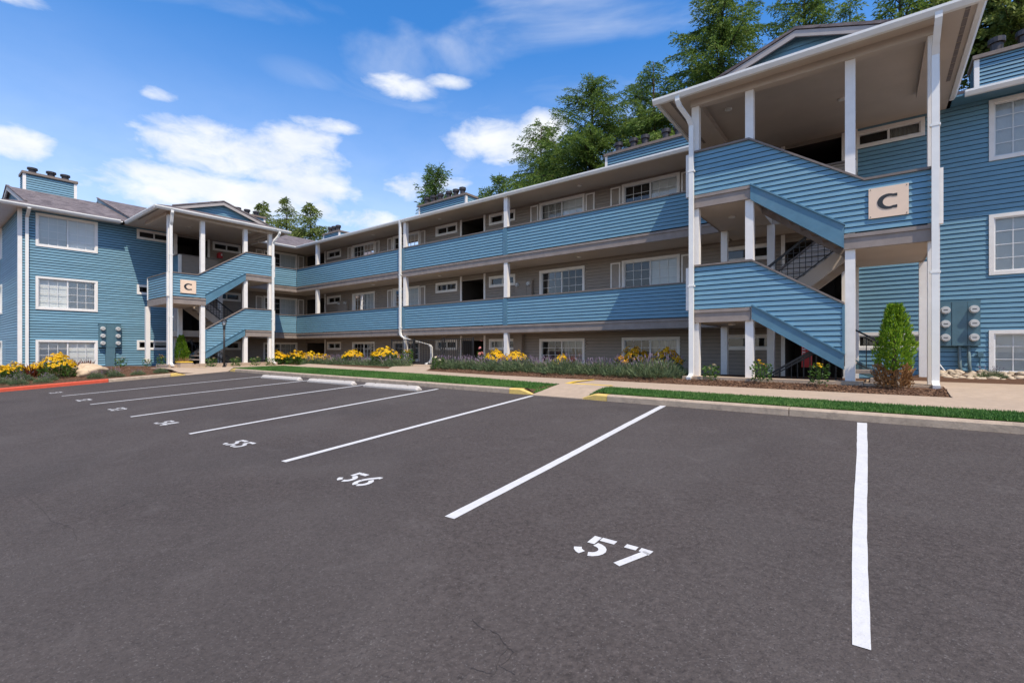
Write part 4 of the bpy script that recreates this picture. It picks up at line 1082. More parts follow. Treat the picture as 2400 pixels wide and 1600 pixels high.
# chimneys: clapboard chases with flues
def chimney(F, a0, a1, b0, b1, z0, z1, flues, fh=1.0):
    ch = MB().fbox(F, a0, a1, b0, b1, z0, z1).build('chimney', 'gap_shade', bld)
    w = .09
    boards(F, [(a0 + w, z0 + .05), (a1 - w, z0 + .05), (a1 - w, z1 - .02), (a0 + w, z1 - .02)], b1, ch, far=True)
    for (aa, A) in ((a0, -1), (a1, 1)):
        S = frame(F(aa, 0, 0), Vector(F(0, 1, 0)) - Vector(F(0, 0, 0)), (Vector(F(1, 0, 0)) - Vector(F(0, 0, 0))) * A)
        joined(S, [(b0, z0), (b1 - w, z0), (b1 - w, z1 - .02), (b0, z1 - .02)], 0, ch, 'siding_blue')
        MB().fbox(S, b1 - w, b1 + .028, .0, .028, z0, z1 - .02).build('corner_board', 'trim_white', ch)
    for q0, q1 in ((a0, a0 + w), (a1 - w, a1)): MB().fbox(F, q0, q1, b1 - .001, b1 + .028, z0, z1 - .02).build('corner_board', 'trim_white', ch)
    MB().fbox(F, a0 - .07, a1 + .07, b0 - .05, b1 + .09, z1 - .015, z1 + .10).build('chimney_cap', 'cap_metal', ch)
    for aa in flues:
        o = Vector(F(aa, b1 - .22, z1 + .09)); f = MB()
        f.tube([o, o + Vector((0, 0, .33 * fh))], .15, 14); fl = f.build('flue', 'flue_metal', ch)
        c = MB(); c.tube([o + Vector((0, 0, .32 * fh)), o + Vector((0, 0, .34 * fh)), o + Vector((0, 0, .47 * fh))], .205, 14); c.build('flue_cowl', 'flue_metal', fl)
        c = MB(); c.tube([o + Vector((0, 0, .472 * fh)), o + Vector((0, 0, .51 * fh))], .195, 14, .10); c.build('flue_top', 'flue_metal', fl)
ZR = RZ - .1
chimney(RW, -23.2, -19.1, -5.4, -4.45, ZR - .5, 10.60, [-22.7, -22.1, -21.5, -20.75, -20.15, -19.6])
chimney(RW, -10.1, -5.9, -5.4, -4.45, ZR - .5, 10.60, [-9.55, -8.8, -8.25, -7.3, -6.75, -6.3])
chimney(RW, -34.3, -32.2, -5.4, -4.45, ZR - .5, 10.42, [-33.7, -33.2, -32.65])
chimney(RW, 2.5, 6.6, -5.4, -4.45, ZR - .5, 10.50, [3.0, 3.6, 4.4, 5.2, 6.0])
chimney(LWG, 4.0, 6.0, -6.4, -5.45, LZ_ - .5, 10.46, [4.35, 5.05, 5.6], .62)
chimney(LWG, 12.2, 16.0, -6.4, -5.45, LZ_ - .3, 10.75, [12.8, 13.5, 14.3, 14.9, 15.5], .7)

# ------------------------------------------------------------------ things on the building
def letter_sign(F, a0, a1, z0, z1, b, label):
    c = Vector(F((a0 + a1) / 2, b, (z0 + z1) / 2)); root = empty('letter_sign', c)
    mb = MB().fbox(F, a0, a1, b, b + .02, z0, z1); o = mb.build('panel', 'sign_face', None); o.data.transform(Matrix.Translation(-c)); o.parent = root
    am, zm = (a0 + a1) / 2, (z0 + z1) / 2; ring_o = []; ring_i = []
    flip = -1 if (Vector(F(1, 0, 0)) - Vector(F(0, 0, 0))).cross(Vector(F(0, 1, 0)) - Vector(F(0, 0, 0))).z > 0 else 1
    n = 22; m = MB(); ro = []; ri = []
    for k in range(n + 1):
        t = R(52 + (308 - 52) * k / n)
        ro.append((.170 * math.cos(t) * 1.0, .148 * math.sin(t))); ri.append((.020 + .105 * math.cos(t), .100 * math.sin(t)))
    ro[0] = (.135, .138); ro[-1] = (.135, -.138); ri[0] = (.135, .083); ri[-1] = (.135, -.083)
    f2 = b + .0205; pts = []
    for (x, z), (x2, z2) in zip(ro, ri):
        pts += [F(am + flip * x, f2, zm + z), F(am + flip * x2, f2, zm + z2), F(am + flip * x, f2 + .006, zm + z), F(am + flip * x2, f2 + .006, zm + z2)]
    fc = []
    for k in range(n):
        i = 4 * k; fc += [(i + 2, i + 6, i + 7, i + 3), (i, i + 4, i + 6, i + 2), (i + 1, i + 5, i + 7, i + 3)]
    m.add(pts, fc); o = m.build('letter', 'sign_black', None); o.data.transform(Matrix.Translation(-c)); o.parent = root
    for aa in (a0 + .03, a1 - .03):
        for zz in (z0 + .03, z1 - .03):
            s_ = MB(); s_.tube([F(aa, b + .019, zz), F(aa, b + .026, zz)], .009, 8); o = s_.build('screw', 'iron_black', None); o.data.transform(Matrix.Translation(-c)); o.parent = root
    tag(root, label, 'sign', 'building letter signs')
letter_sign(RTF, 3.43, 4.04, 4.05, 4.64, RTB + .024, 'large square cream sign with black letter C on the near stair tower')
letter_sign(LTF, 3.43, 4.04, 3.98, 4.57, LTB + .024, 'square cream sign with black letter C on the far left stair tower')

def meters(F, a0, a1, z0, z1, b, rows, label, cabcol='meter_box', conduits=(), narrow=False):
    c = Vector(F((a0 + a1) / 2, b, z0)); root = empty('meter_bank', c)
    def put(mb, name, mat, par=None, sm=False):
        o = mb.build(name, mat, None, sm); o.data.transform(Matrix.Translation(-c)); o.parent = par or root; return o
    w = (a1 - a0); thr = [a0, a0 + w * .32, a0 + w * .69, a1]
    put(MB().fbox(F, a0 - .02, a1 + .02, b, b + .02, z1 - .02, z1 + .02), 'top_flange', cabcol)
    for k in range(3):
        dp = .14 if k != 1 else .15
        put(MB().fbox(F, thr[k] + .003, thr[k + 1] - .003, b, b + dp, z0, z1 - .021), 'cabinet', cabcol)
    for k in (0, 2):
        am = (thr[k] + thr[k + 1]) / 2
        for j in range(rows):
            zz = z1 - (z1 - z0) * (.20 + .62 * j / max(1, rows - 1)); r = min(.088, (z1 - z0) * .085)
            mt = put(MB().tube([F(am, b + .139, zz), F(am, b + .18, zz)], r * 1.08, 18), 'meter', 'meter_glass', None, False)
            put(MB().tube([F(am, b + .1795, zz), F(am, b + .25, zz)], r * .93, 18, r * .86), 'meter_dome', 'meter_glass', mt, False)
            put(MB().fbox(F, am - r * .45, am + r * .45, b + .2495, b + .253, zz - r * .10, zz + r * .10), 'dial', 'meter_dark', mt)
            put(MB().fbox(F, am - r * .28, am + r * .28, b + .139, b + .165, zz - r * 1.55, zz - r * 1.1), 'seal_cover', cabcol, mt)
    for (aa, zz, rr) in conduits:
        put(MB().tube([F(aa, b + .07, z0 + .002), F(aa + .01, b + .07, (z0 + zz) / 2), F(aa + .06, b + .06, zz)], rr, 10), 'conduit', 'conduit', None, True)
    tag(root, label, 'electric meters', 'electric meter banks')
meters(RW, 1.28, 2.03, 1.57, 2.67, .03, 3, 'large blue meter bank with six round meters beside the near downspout', 'meter_box', [(1.66, .66, .035), (1.83, .66, .035)])
meters(LWG, 5.82, 6.64, 1.58, 2.68, .03, 3, 'blue meter bank with six white meters on the left block wall')
MB().fbox(LWG, 6.07, 6.41, .03, .17, .5, 1.575).build('wire_trough', 'meter_box', bld)
meters(RW, -12.0, -11.15, 3.45, 4.36, .03, 2, 'brown meter bank on the middle walkway nearer the right tower', 'siding_brown')
meters(RW, -25.09, -24.16, 3.45, 4.34, .03, 2, 'brown meter bank on the middle walkway near the inner corner', 'siding_brown')
# loose cables and a small outlet box right of the near tower
cb = MB(); cb.tube([RW(1.22, .05, 1.35), RW(1.30, .07, 1.1), RW(1.42, .10, .9), RW(1.36, .12, .76), RW(1.24, .1, .70)], .018, 7); cb.build('cable', 'vinyl_white', bld, True)
cb = MB(); cb.tube([RW(1.20, .05, 1.2), RW(1.26, .07, 1.0), RW(1.34, .08, .86), RW(1.28, .1, .74)], .014, 7); cb.build('cable', 'vinyl_white', bld, True)
ob = MB(); ob.fbox(RW, 1.99, 2.09, .03, .10, 1.30, 1.42); ob.tube([RW(2.03, .06, 1.30), RW(2.04, .06, .66)], .013, 7); ob.build('outlet_box', 'meter_box', bld)

# red extinguisher boxes
def fire_box(F, a, b, z, h, label):
    root = empty('extinguisher_box', F(a, b, z)); c = Vector(F(a, b, z))
    def put(mb, name, mat):
        o = mb.build(name, mat, None); o.data.transform(Matrix.Translation(-c)); o.parent = root; return o
    put(MB().fprism(F, [(a - .11, z), (a + .11, z), (a + .11, z + h * .86), (a + .07, z + h), (a - .07, z + h), (a - .11, z + h * .86)], b, b + .20), 'cabinet', 'red_paint')
    put(MB().fbox(F, a - .085, a + .085, b + .2005, b + .212, z + h * .1, z + h * .8), 'door_panel', 'red_paint')
    m_ = MB()
    for k in range(4): m_.fbox(F, a - .085, a - .02, b + .2125, b + .214, z + h * (.42 + .10 * k), z + h * (.42 + .10 * k) + .028)
    m_.fbox(F, a - .09, a - .083, b + .2125, b + .2145, z + h * .40, z + h * .82); put(m_, 'lettering', 'vinyl_white')
    tag(root, label, 'extinguisher box', 'red extinguisher boxes')
fire_box(RTF, 2.13, RB + .12, 1.02, .72, 'tall red extinguisher box under the near stair tower')
fire_box(LTF, .77, .06, 6.52, .30, 'small red extinguisher box on the top floor of the far stair tower')

# lamp post in front of the far tower
LP = (-23.2, 9.02)
root = empty('lamp_post', (LP[0], LP[1], GND)); 
def rel(mb, name, mat, sm=False, par=None):
    o = mb.build(name, mat, None, sm); o.parent = par or root; return o
rel(MB().tube([(0, 0, -.02), (0, 0, .06)], .075, 12), 'base', 'iron_black')
rel(MB().tube([(0, 0, .05), (0, 0, 1.78)], .042, 12), 'pole', 'meter_dark', True)
rel(MB().tube([(0, 0, 1.72), (0, 0, 1.80)], .055, 12), 'collar', 'iron_black')
hd = MB(); hd.tube([(0, 0, 1.80), (0, 0, 1.86)], .035, 8)
for k in range(6):
    t = k * math.pi / 3; hd.bar((.06 * math.cos(t), .06 * math.sin(t), 1.85), (.10 * math.cos(t), .10 * math.sin(t), 2.06), .012)
hd.tube([(0, 0, 2.06), (0, 0, 2.10)], .135, 12, .10); hd.tube([(0, 0, 2.10), (0, 0, 2.17)], .10, 12, .02); hd.tube([(0, 0, 1.845), (0, 0, 1.865)], .07, 12)
hd = rel(hd, 'lantern', 'iron_black')
rel(MB().tube([(0, 0, 1.866), (0, 0, 2.055)], .055, 10, .09), 'lantern_glass', 'light_glass', True, hd)
tag(root, 'slim dark lamp post with small lantern before the far stair tower', 'lamp post')

# black iron fences at the sunken court entry
def iron_fence(p0, p1, z0, z1, label, step=.105, posts=2):
    p0, p1 = Vector(p0), Vector(p1); c = Vector((*((p0 + p1) / 2).xy, z0)); root = empty('iron_fence', c)
    d = p1 - p0; L = d.length
    def put(mb, name):
        o = mb.build(name, 'iron_black', None); o.data.transform(Matrix.Translation(-c)); o.parent = root
    for t in np.linspace(0, 1, posts):
        p = p0 + d * t; put(MB().bar((p.x, p.y, z0 - .03), (p.x, p.y, z1 + .03), .045), 'post')
    for z in (z0 + .1, z1 - .03): put(MB().bar((p0.x, p0.y, z), (p1.x, p1.y, z), .03), 'rail')
    n = int(L / step)
    for k in range(1, n):
        p = p0 + d * k / n; put(MB().bar((p.x, p.y, z0 + .1), (p.x, p.y, z1 - .03), .016), 'baluster')
    tag(root, label, 'fence', 'black iron fences at the sunken court')
iron_fence((-16.55, 14.30, 0), (-14.72, 14.30, 0), GND + .06, 1.92, 'tall black iron fence panel before a small ground window')
iron_fence((-14.62, 14.32, 0), (-12.95, 14.32, 0), GND + .06, 1.95, 'tall black iron gate panel before the dark ground entry')
iron_fence((-18.25, 14.42, 0), (-16.65, 14.42, 0), GND + .06, 1.95, 'black iron fence panel right of the bent downspout')
h = MB(); h.bar((-14.75, 14.1, 1.62), (-13.3, 13.55, .80), .04); h.bar((-13.3, 13.55, .69), (-13.3, 13.55, .80), .03); tag(h.build('sloping_handrail', 'iron_black'), 'black sloping handrail beside the tall iron gate', 'handrail')

# ------------------------------------------------------------------ plants
def leaf_cards(P, D, L, Wd, rng, twist=None):
    """diamond-shaped cards: base P, direction D, length L, width W"""
    n = len(P); D = D / (np.linalg.norm(D, axis=1, keepdims=True) + 1e-9)
    r = rng.normal(size=(n, 3)); S = np.cross(D, r); S /= (np.linalg.norm(S, axis=1, keepdims=True) + 1e-9)
    L = np.asarray(L).reshape(-1, 1) * np.ones((n, 1)); Wd = np.asarray(Wd).reshape(-1, 1) * np.ones((n, 1))
    m = P + D * L * .5
    V = np.stack([P, m + S * Wd / 2, P + D * L, m - S * Wd / 2], 1)
    F = np.arange(4 * n).reshape(n, 4)
    return V.reshape(-1, 3), F
def conifer(x, y, z0, H, Rm, seed, label, mat='spruce', nb=120, dens=1.0, low=.18, prof=.75, droop=.35, card=(.30, .10), up=.12, lean=(0, 0), name='spruce_tree'):
    rng = np.random.default_rng(seed)
    root = empty(name, (x, y, z0)); tag(root, label, 'tree', 'conifers behind the building')
    npts = 9; path = [(lean[0] * (k / (npts - 1)) ** 2, lean[1] * (k / (npts - 1)) ** 2, H * k / (npts - 1)) for k in range(npts)]
    tr = MB(); tr.tube(path, .018 * H + .05, 9, .02)
    Vs = []; br = MB()
    for i in range(nb):
        h = low + (1 - low) * (1 - (1 - rng.random()) ** 1.0) if i > 4 else .93 + .07 * i / 4
        L = Rm * ((1 - h) / (1 - low)) ** prof * rng.uniform(.62, 1.18) + .25
        az_ = rng.uniform(0, 2 * np.pi); e0 = up + .5 * (h - .35) + rng.normal() * .10
        t0 = np.array([lean[0] * h * h, lean[1] * h * h, h * H]); out = np.array([np.cos(az_), np.sin(az_), 0]); sd = np.array([-np.sin(az_), np.cos(az_), 0])
        ss = np.linspace(0, 1, 6)
        bp = [t0 + out * L * s_ * np.cos(e0) + np.array([0, 0, 1]) * (L * s_ * np.sin(e0) - droop * L * s_ * s_ * .8 + .25 * droop * L * max(0, s_ - .75)) for s_ in ss]
        if L > .9: br.tube([tuple(p) for p in bp], .012 * L + .012, 4, .006)
        Z = np.array([0, 0, 1.]); bpa = np.array(bp); step = card[0] * .62
        n2 = max(5, int(L / step)); sv = np.repeat(np.linspace(.06, 1.0, n2), 2) + rng.normal(size=2 * n2) * .012
        sv = np.clip(sv, .03, 1); sg = np.tile([1., -1.], n2)
        base = np.array([np.interp(sv, ss, bpa[:, k]) for k in range(3)]).T
        lt = np.minimum(1.15, .10 + .46 * L * (1.02 - sv) ** .8 * np.minimum(1, sv * 5 + .15)) * rng.uniform(.55, 1.2, 2 * n2)
        lt = np.maximum(lt, card[0] * .8)
        td = out * (.72 + .35 * sv)[:, None] + sd * (sg * (1.05 - .75 * sv))[:, None] + Z * (rng.normal(size=2 * n2) * .13 - .22 * droop / .35)[:, None]
        td /= np.linalg.norm(td, axis=1, keepdims=True)
        for q in range(2 * n2):
            ns = max(2, int(lt[q] / step * 1.35 * dens) + 1); u = np.linspace(.05, 1, ns)
            P = base[q] + td[q] * (u * lt[q])[:, None] - Z * (u ** 2 * lt[q] * .42 * droop / .35)[:, None]
            P = np.repeat(P, 2, 0) + rng.normal(size=(2 * ns, 3)) * .018
            D = td[q] + rng.normal(size=(2 * ns, 3)) * .42 - Z * (np.repeat(u, 2) * .38 * droop / .35)[:, None]
            V, F = leaf_cards(P, D, rng.uniform(.6, 1.2, 2 * ns) * card[0], card[1] * rng.uniform(.7, 1.3, 2 * ns), rng)
            Vs.append(V)
    V = np.concatenate(Vs); F = np.arange(len(V)).reshape(-1, 4)
    cr = np_mesh('crown', V, F, mat); cr.parent = root
    t = tr.build('trunk', 'bark', None, True); t.parent = root
    b = br.build('limbs', 'bark', None); b.parent = t; b['kind'] = 'stuff'
    return root
def at(px, Y):      # X on the view line through image column px at depth Y (trees stand behind the roofs)
    a = (px - 1200) / 1109.; return (CX * a - SX) / (SX * a + CX) * Y
def topz(px, py, Y):
    a = (px - 1200) / 1109.; return ZC + (819 - py) / 1109. * Y / (SX * a + CX)
def tree_at(px, py, Y, Rm, seed, label, **kw):
    conifer(at(px, Y), Y, .35, topz(px, py, Y) - .35, Rm, seed, label, **kw)
fine = dict(card=(.24, .052))
tree_at(1388, 182, 30, 7.8, 1, 'tall dark spruce rising above the roof left of the near tower', nb=160, low=.40, prof=.68, **fine)
tree_at(1268, 288, 31, 4.6, 2, 'lower spruce at the left edge of the big spruce group', nb=115, low=.40, prof=.48, **fine)
tree_at(1478, 190, 33, 5.0, 3, 'spruce with leaning tip behind the right wing chimney', nb=125, low=.4, prof=.66, lean=(.9, 0), **fine)
tree_at(1532, 146, 29, 3.2, 4, 'thin topped spruce close to the near tower roof corner', nb=105, low=.4, prof=.70, **fine)
tree_at(1690, -60, 30, 6.2, 5, 'very tall spruce over the near tower roof cut off by the picture top', nb=150, low=.42, prof=.66, **fine)
tree_at(1885, -70, 31, 3.8, 6, 'tall spruce above the gable of the near tower', nb=120, low=.5, prof=.55, **fine)
tree_at(1992, 6, 32, 2.4, 15, 'small spruce tip right of the near tower gable', nb=70, low=.55, prof=.6, **fine)
tree_at(2110, -90, 27, 3.4, 7, 'dark spruce peeking over the near tower gutter', nb=120, low=.45, prof=.45, **fine)
tree_at(2385, -230, 27, 4.4, 8, 'broad yellow green tree at the right edge behind the block chimney', nb=110, low=.4, prof=.35, mat='spruce_yellow', droop=.15, up=.3, card=(.22, .10), name='evergreen_tree')
sm = dict(low=.55, mat='spruce_yellow', card=(.42, .10))
tree_at(616, 474, 30, 6.4, 9, 'leftmost of three small conifers right of the far tower', nb=95, prof=1.1, **sm)
tree_at(671, 468, 31, 6.4, 10, 'pointed middle one of three small conifers beyond the far tower', nb=95, prof=1.2, **sm)
tree_at(727, 476, 30, 6.4, 11, 'rightmost of three small conifers beside the small chimney', nb=95, prof=1.15, **sm)
pn = dict(mat='pine', droop=.05, up=.75, card=(.40, .085), name='pine_tree')
tree_at(1022, 400, 34, 3.1, 12, 'small bright pine behind the chimney of the right wing', nb=70, low=.62, prof=.42, **pn)
tree_at(1170, 424, 36, 2.4, 13, 'pine tip just showing over the right wing roof', nb=50, low=.65, prof=.5, **pn)
tree_at(1137, 450, 37, 2.0, 14, 'lowest pine tip left of another over the right wing gutter', nb=40, low=.65, prof=.5, **pn)

# clipped-cone arborvitae
def arbor(x, y, z0, H, Rm, seed, label, brown=.3, cut=None):
    rng = np.random.default_rng(seed); root = empty('arborvitae', (x, y, z0)); tag(root, label, 'shrub')
    tr = MB(); tr.tube([(0, 0, -.05), (0, 0, H * .8)], .05, 7, .015); o = tr.build('trunk', 'bark', None); o.parent = root
    n = int(9000 * H * Rm / .6); h = rng.random(n) ** .85
    lob = lambda a, h_: 1 + .20 * np.sin(3 * a + 5 * h_ + seed) + .16 * np.sin(7 * a - 13 * h_) + .10 * np.sin(11 * a + 23 * h_)
    a = rng.uniform(0, 2 * np.pi, n)
    pr = np.where(h < .42, .78 + .22 * np.sin(h / .42 * np.pi / 2), 1 - .72 * ((h - .42) / .58) ** 1.25)
    rr = Rm * pr * lob(a, h) * np.sqrt(rng.uniform(.45, 1.0, n))
    P = np.stack([np.cos(a) * rr, np.sin(a) * rr, h * H], 1)
    D = np.stack([np.cos(a) * .55, np.sin(a) * .55, np.full(n, 1.1)], 1) + rng.normal(size=(n, 3)) * .35
    hb = brown + .05 * np.sin(3 * a + seed)
    for nm, mt, sel in (('foliage', 'arborvitae', h >= hb), ('dead_foliage', 'dead_foliage', h < hb)):
        if sel.sum():
            V, F = leaf_cards(P[sel], D[sel], rng.uniform(.045, .09, sel.sum()), rng.uniform(.018, .034, sel.sum()), rng); o = np_mesh(nm, V, F, mt); o.parent = root
arbor(.30, 11.35, ground_z(.3, 11.35), 1.52, .27, 4, 'green conical arborvitae with browned base in front of the near tower', .24)
arbor(-25.35, 8.05, GND + .02, 1.40, .24, 9, 'green conical arborvitae with tan base at the far tower', .18)

def copy_tree(o, parent=None):
    c = o.copy(); col.objects.link(c); c.parent = parent
    for ch in o.children: copy_tree(ch, c)
    return c
def plant_root(name, parts):
    root = empty(name)
    for nm, V, F, mt in parts:
        o = np_mesh(nm, V, F, mt); o.parent = root; o['kind'] = 'stuff'
    return root
def lavender(seed, grey=True):
    rng = np.random.default_rng(seed); n = 1000
    a = rng.uniform(0, 2 * np.pi, n); r = .34 * np.sqrt(rng.random(n)); P = np.stack([np.cos(a) * r * 1.2, np.sin(a) * r, .30 * rng.random(n) * (1 - (r / .36) ** 2)], 1)
    D = np.stack([np.cos(a) * (r * 2.2 + .12), np.sin(a) * (r * 2.2 + .12), np.full(n, .85)], 1) + rng.normal(size=(n, 3)) * .42
    V1, F1_ = leaf_cards(P, D, rng.uniform(.08, .19, n), rng.uniform(.010, .020, n), rng)
    m = 30; a = rng.uniform(0, 2 * np.pi, m); r = .30 * np.sqrt(rng.random(m)); P = np.stack([np.cos(a) * r, np.sin(a) * r, np.full(m, .15)], 1)
    D = np.stack([np.cos(a) * (r * 1.6 + .1), np.sin(a) * (r * 1.6 + .1), np.full(m, 1.)], 1) + rng.normal(size=(m, 3)) * .22
    D /= np.linalg.norm(D, axis=1, keepdims=True); Ls = rng.uniform(.12, .38, m)
    V2, F2_ = leaf_cards(P, D, Ls, np.full(m, .007), rng)
    T_ = P + D * (Ls * .86)[:, None]
    V3, F3_ = leaf_cards(T_, D, rng.uniform(.07, .13, m), np.full(m, .020), rng); V4, F4_ = leaf_cards(T_, D, rng.uniform(.07, .12, m), np.full(m, .020), rng)
    return plant_root('lavender_plant', [('foliage', V1, F1_, 'lavender_leaf'), ('stems', V2, F2_, 'dry_spike'), ('flower_spikes', np.concatenate([V3, V4]), np.concatenate([F3_, F4_ + len(V3)]), 'lavender_flower')])
def flowers(P, N, rad, rng, petals=9):
    """daisy heads: petal cards round each centre"""
    n = len(P); Vs = []; Fs = []
    N = N / np.linalg.norm(N, axis=1, keepdims=True)
    X = np.cross(N, np.tile([[.3, .9, .1]], (n, 1))); X /= np.linalg.norm(X, axis=1, keepdims=True); Y = np.cross(N, X)
    for k in range(petals):
        t = 2 * np.pi * k / petals; d = X * np.cos(t) + Y * np.sin(t); s_ = -X * np.sin(t) + Y * np.cos(t); r = rad[:, None]
        V = np.stack([P + d * r * .15, P + d * r * .65 + s_ * r * .26 - N * r * .02, P + d * r - N * r * .28, P + d * r * .65 - s_ * r * .26 - N * r * .02], 1)
        Vs.append(V)
    V = np.stack(Vs, 1).reshape(-1, 3); F = np.arange(len(V)).reshape(-1, 4)
    e = []; r = (rad * .24)[:, None]
    E = np.stack([P + X * r, P + Y * r, P - X * r, P - Y * r, P + N * r * 1.2], 1).reshape(-1, 3)
    EF = np.concatenate([np.array([[0, 1, 4], [1, 2, 4], [2, 3, 4], [3, 0, 4]]) + 5 * i for i in range(n)])
    return V, F, E, EF
def daisies(seed, rx, ry, h, n, mat='petal_yellow', leafn=420, name='coneflower_clump'):
    rng = np.random.default_rng(seed)
    a = rng.uniform(0, 2 * np.pi, leafn); r = np.sqrt(rng.random(leafn)); P = np.stack([np.cos(a) * r * rx * .9, np.sin(a) * r * ry * .9, h * .75 * rng.random(leafn) * (1 - .4 * r)], 1)
    D = np.stack([np.cos(a), np.sin(a), rng.uniform(.0, 1.2, leafn)], 1) + rng.normal(size=(leafn, 3)) * .4
    V1, F1_ = leaf_cards(P, D, rng.uniform(.09, .18, leafn), rng.uniform(.03, .06, leafn), rng)
    a = rng.uniform(0, 2 * np.pi, n); r = np.sqrt(rng.random(n)) ; top = h * (1.0 - .45 * r ** 2) * rng.uniform(.84, 1.08, n)
    P = np.stack([np.cos(a) * r * rx, np.sin(a) * r * ry, top], 1); N = np.stack([np.cos(a) * (r * .9 + .15), np.sin(a) * (r * .9 + .15), np.full(n, .75)], 1) + rng.normal(size=(n, 3)) * .22
    V, F, E, EF = flowers(P, N, rng.uniform(.044, .066, n), rng)
    S = np.stack([P * [.5, .5, 0], P], 1); D = S[:, 1] - S[:, 0]; Vs, Fs = leaf_cards(S[:, 0], D, np.linalg.norm(D, axis=1), np.full(n, .010), rng)
    return plant_root(name, [('foliage', V1, F1_, 'leaf_green'), ('stems', Vs, Fs, 'leaf_green'), ('blossoms', V, F, mat), ('flower_eyes', E, EF, 'flower_eye')])
def rose(seed, h, mat, n=7):
    rng = np.random.default_rng(seed); k = 170; a = rng.uniform(0, 2 * np.pi, k); r = np.sqrt(rng.random(k)) * .20
    P = np.stack([np.cos(a) * r, np.sin(a) * r, h * rng.uniform(.12, .95, k)], 1); D = np.stack([np.cos(a), np.sin(a), rng.uniform(-.3, .8, k)], 1) + rng.normal(size=(k, 3)) * .5
    V1, F1_ = leaf_cards(P, D, rng.uniform(.05, .09, k), rng.uniform(.03, .05, k), rng)
    a = rng.uniform(0, 2 * np.pi, n); P = np.stack([np.cos(a) * .15 * rng.random(n), np.sin(a) * .15 * rng.random(n), h * rng.uniform(.8, 1.1, n)], 1)
    V, F, E, EF = flowers(P, np.tile([[.2, -.3, 1]], (n, 1)) + rng.normal(size=(n, 3)) * .3, np.full(n, .042), rng, 7)
    S = np.stack([np.cos(a) * .02, np.sin(a) * .02, np.zeros(n)], 1); D = P - S; Vs, Fs = leaf_cards(S, D, np.linalg.norm(D, axis=1), np.full(n, .014), rng)
    return plant_root('rose_shrub', [('foliage', V1, F1_, 'leaf_green'), ('canes', Vs, Fs, 'leaf_green'), ('blossoms', V, F, mat)])
def tuft(seed, h, mat, n=90, name='red_grass'):
    rng = np.random.default_rng(seed); a = rng.uniform(0, 2 * np.pi, n); P = np.stack([np.cos(a) * .06, np.sin(a) * .06, np.zeros(n)], 1)
    D = np.stack([np.cos(a) * .5, np.sin(a) * .5, np.full(n, 1.2)], 1) + rng.normal(size=(n, 3)) * .25
    V, F = leaf_cards(P, D, h * rng.uniform(.6, 1.1, n), rng.uniform(.018, .03, n), rng); return plant_root(name, [('blades', V, F, mat)])
def put(proto, used, x, y, z, s, rz, label, cat, group):
    if proto not in used: o = proto; used.append(proto)
    else: o = copy_tree(proto)
    o.location = (x, y, z); o.scale = (s, s, s * random.uniform(.92, 1.1)); o.rotation_euler = (0, 0, rz)
    tag(o, label, cat, group); return o
random.seed(8); used = []
lavs = [lavender(s_) for s_ in (1, 2, 3)]
ordw = ['first', 'second', 'third', 'fourth', 'fifth', 'sixth', 'seventh', 'eighth', 'ninth', 'tenth', 'eleventh', 'twelfth', 'thirteenth', 'fourteenth', 'fifteenth', 'sixteenth', 'seventeenth', 'eighteenth', 'nineteenth', 'twentieth', 'twenty-first', 'twenty-second']
k = 0; x = -4.15
while x > -12.6:
    yy = 11.75 + (-4 - x) * .06 + random.uniform(-.18, .18)
    put(lavs[k % 3], used, x, yy, ground_z(x, yy) - .01, random.uniform(.95, 1.2), random.uniform(0, 6), f'{ordw[k]} grey green lavender left of the near downspout in the front garden row', 'lavender', 'lavender row before the right wing')
    k += 1; x -= random.uniform(.42, .52)
k = 0; x = -4.3
while x > -12.4:
    yy = 12.55 + (-4 - x) * .07 + random.uniform(-.2, .2)
    put(lavs[(k + 1) % 3], used, x, yy, ground_z(x, yy) - .01, random.uniform(.85, 1.05), random.uniform(0, 6), f'{ordw[k]} lavender left of the near downspout in the rear garden row', 'lavender', 'lavender row before the right wing')
    k += 1; x -= random.uniform(.62, .8)
k = 0; x = -15.6
while x > -22.9:
    yy = 12.75 + random.uniform(-.15, .15) - (x + 17) * .02
    put(lavs[k % 3], used, x, yy, GND - .01, random.uniform(.95, 1.15), random.uniform(0, 6), f'{ordw[k]} lavender left of the court path in the far garden bed', 'lavender', 'lavender row in the far bed')
    k += 1; x -= random.uniform(.40, .5)
for q, (x, y, s_, t) in enumerate([(-22.85, 2.55, .62, 'green lavender left of the boulder nearest the picture edge'), (-22.8, 3.12, .55, 'small green lavender behind the middle of the red curb'), (-22.9, 4.55, .62, 'green lavender in front of the boulder where the red curb ends'),
        (-22.8, 5.1, .62, 'green lavender behind the start of the grey curb'), (-22.85, 5.8, .55, 'green lavender behind the grey curb left of the yellow tip'), (-22.9, 6.55, .6, 'lavender beside the yellow curb tip of the left bed'), (-23.5, 2.7, .7, 'purple lavender under the yellow flowers of the left bed'), (-23.2, 3.35, .6, 'purple lavender before the large yellow clump'), (-23.6, 5.1, .65, 'purple lavender right of the boulder'), (-23.2, 2.2, .65, 'purple lavender at the left picture edge')]):
    put(lavs[q % 3], used, x, y, ground_z(x, y) - .01, s_, q * 1.3, t, 'lavender', 'lavender in the left bed')
put(lavs[0], used, 2.05, 14.75, ground_z(2.05, 14.75), .62, .5, 'green lavender among river stones under the right block meters', 'lavender', 'lavender by the river stones')
put(lavs[1], used, 2.95, 14.9, ground_z(2.95, 14.9), .75, 2.5, 'leaning lavender with purple spikes at the right picture edge', 'lavender', 'lavender by the river stones')

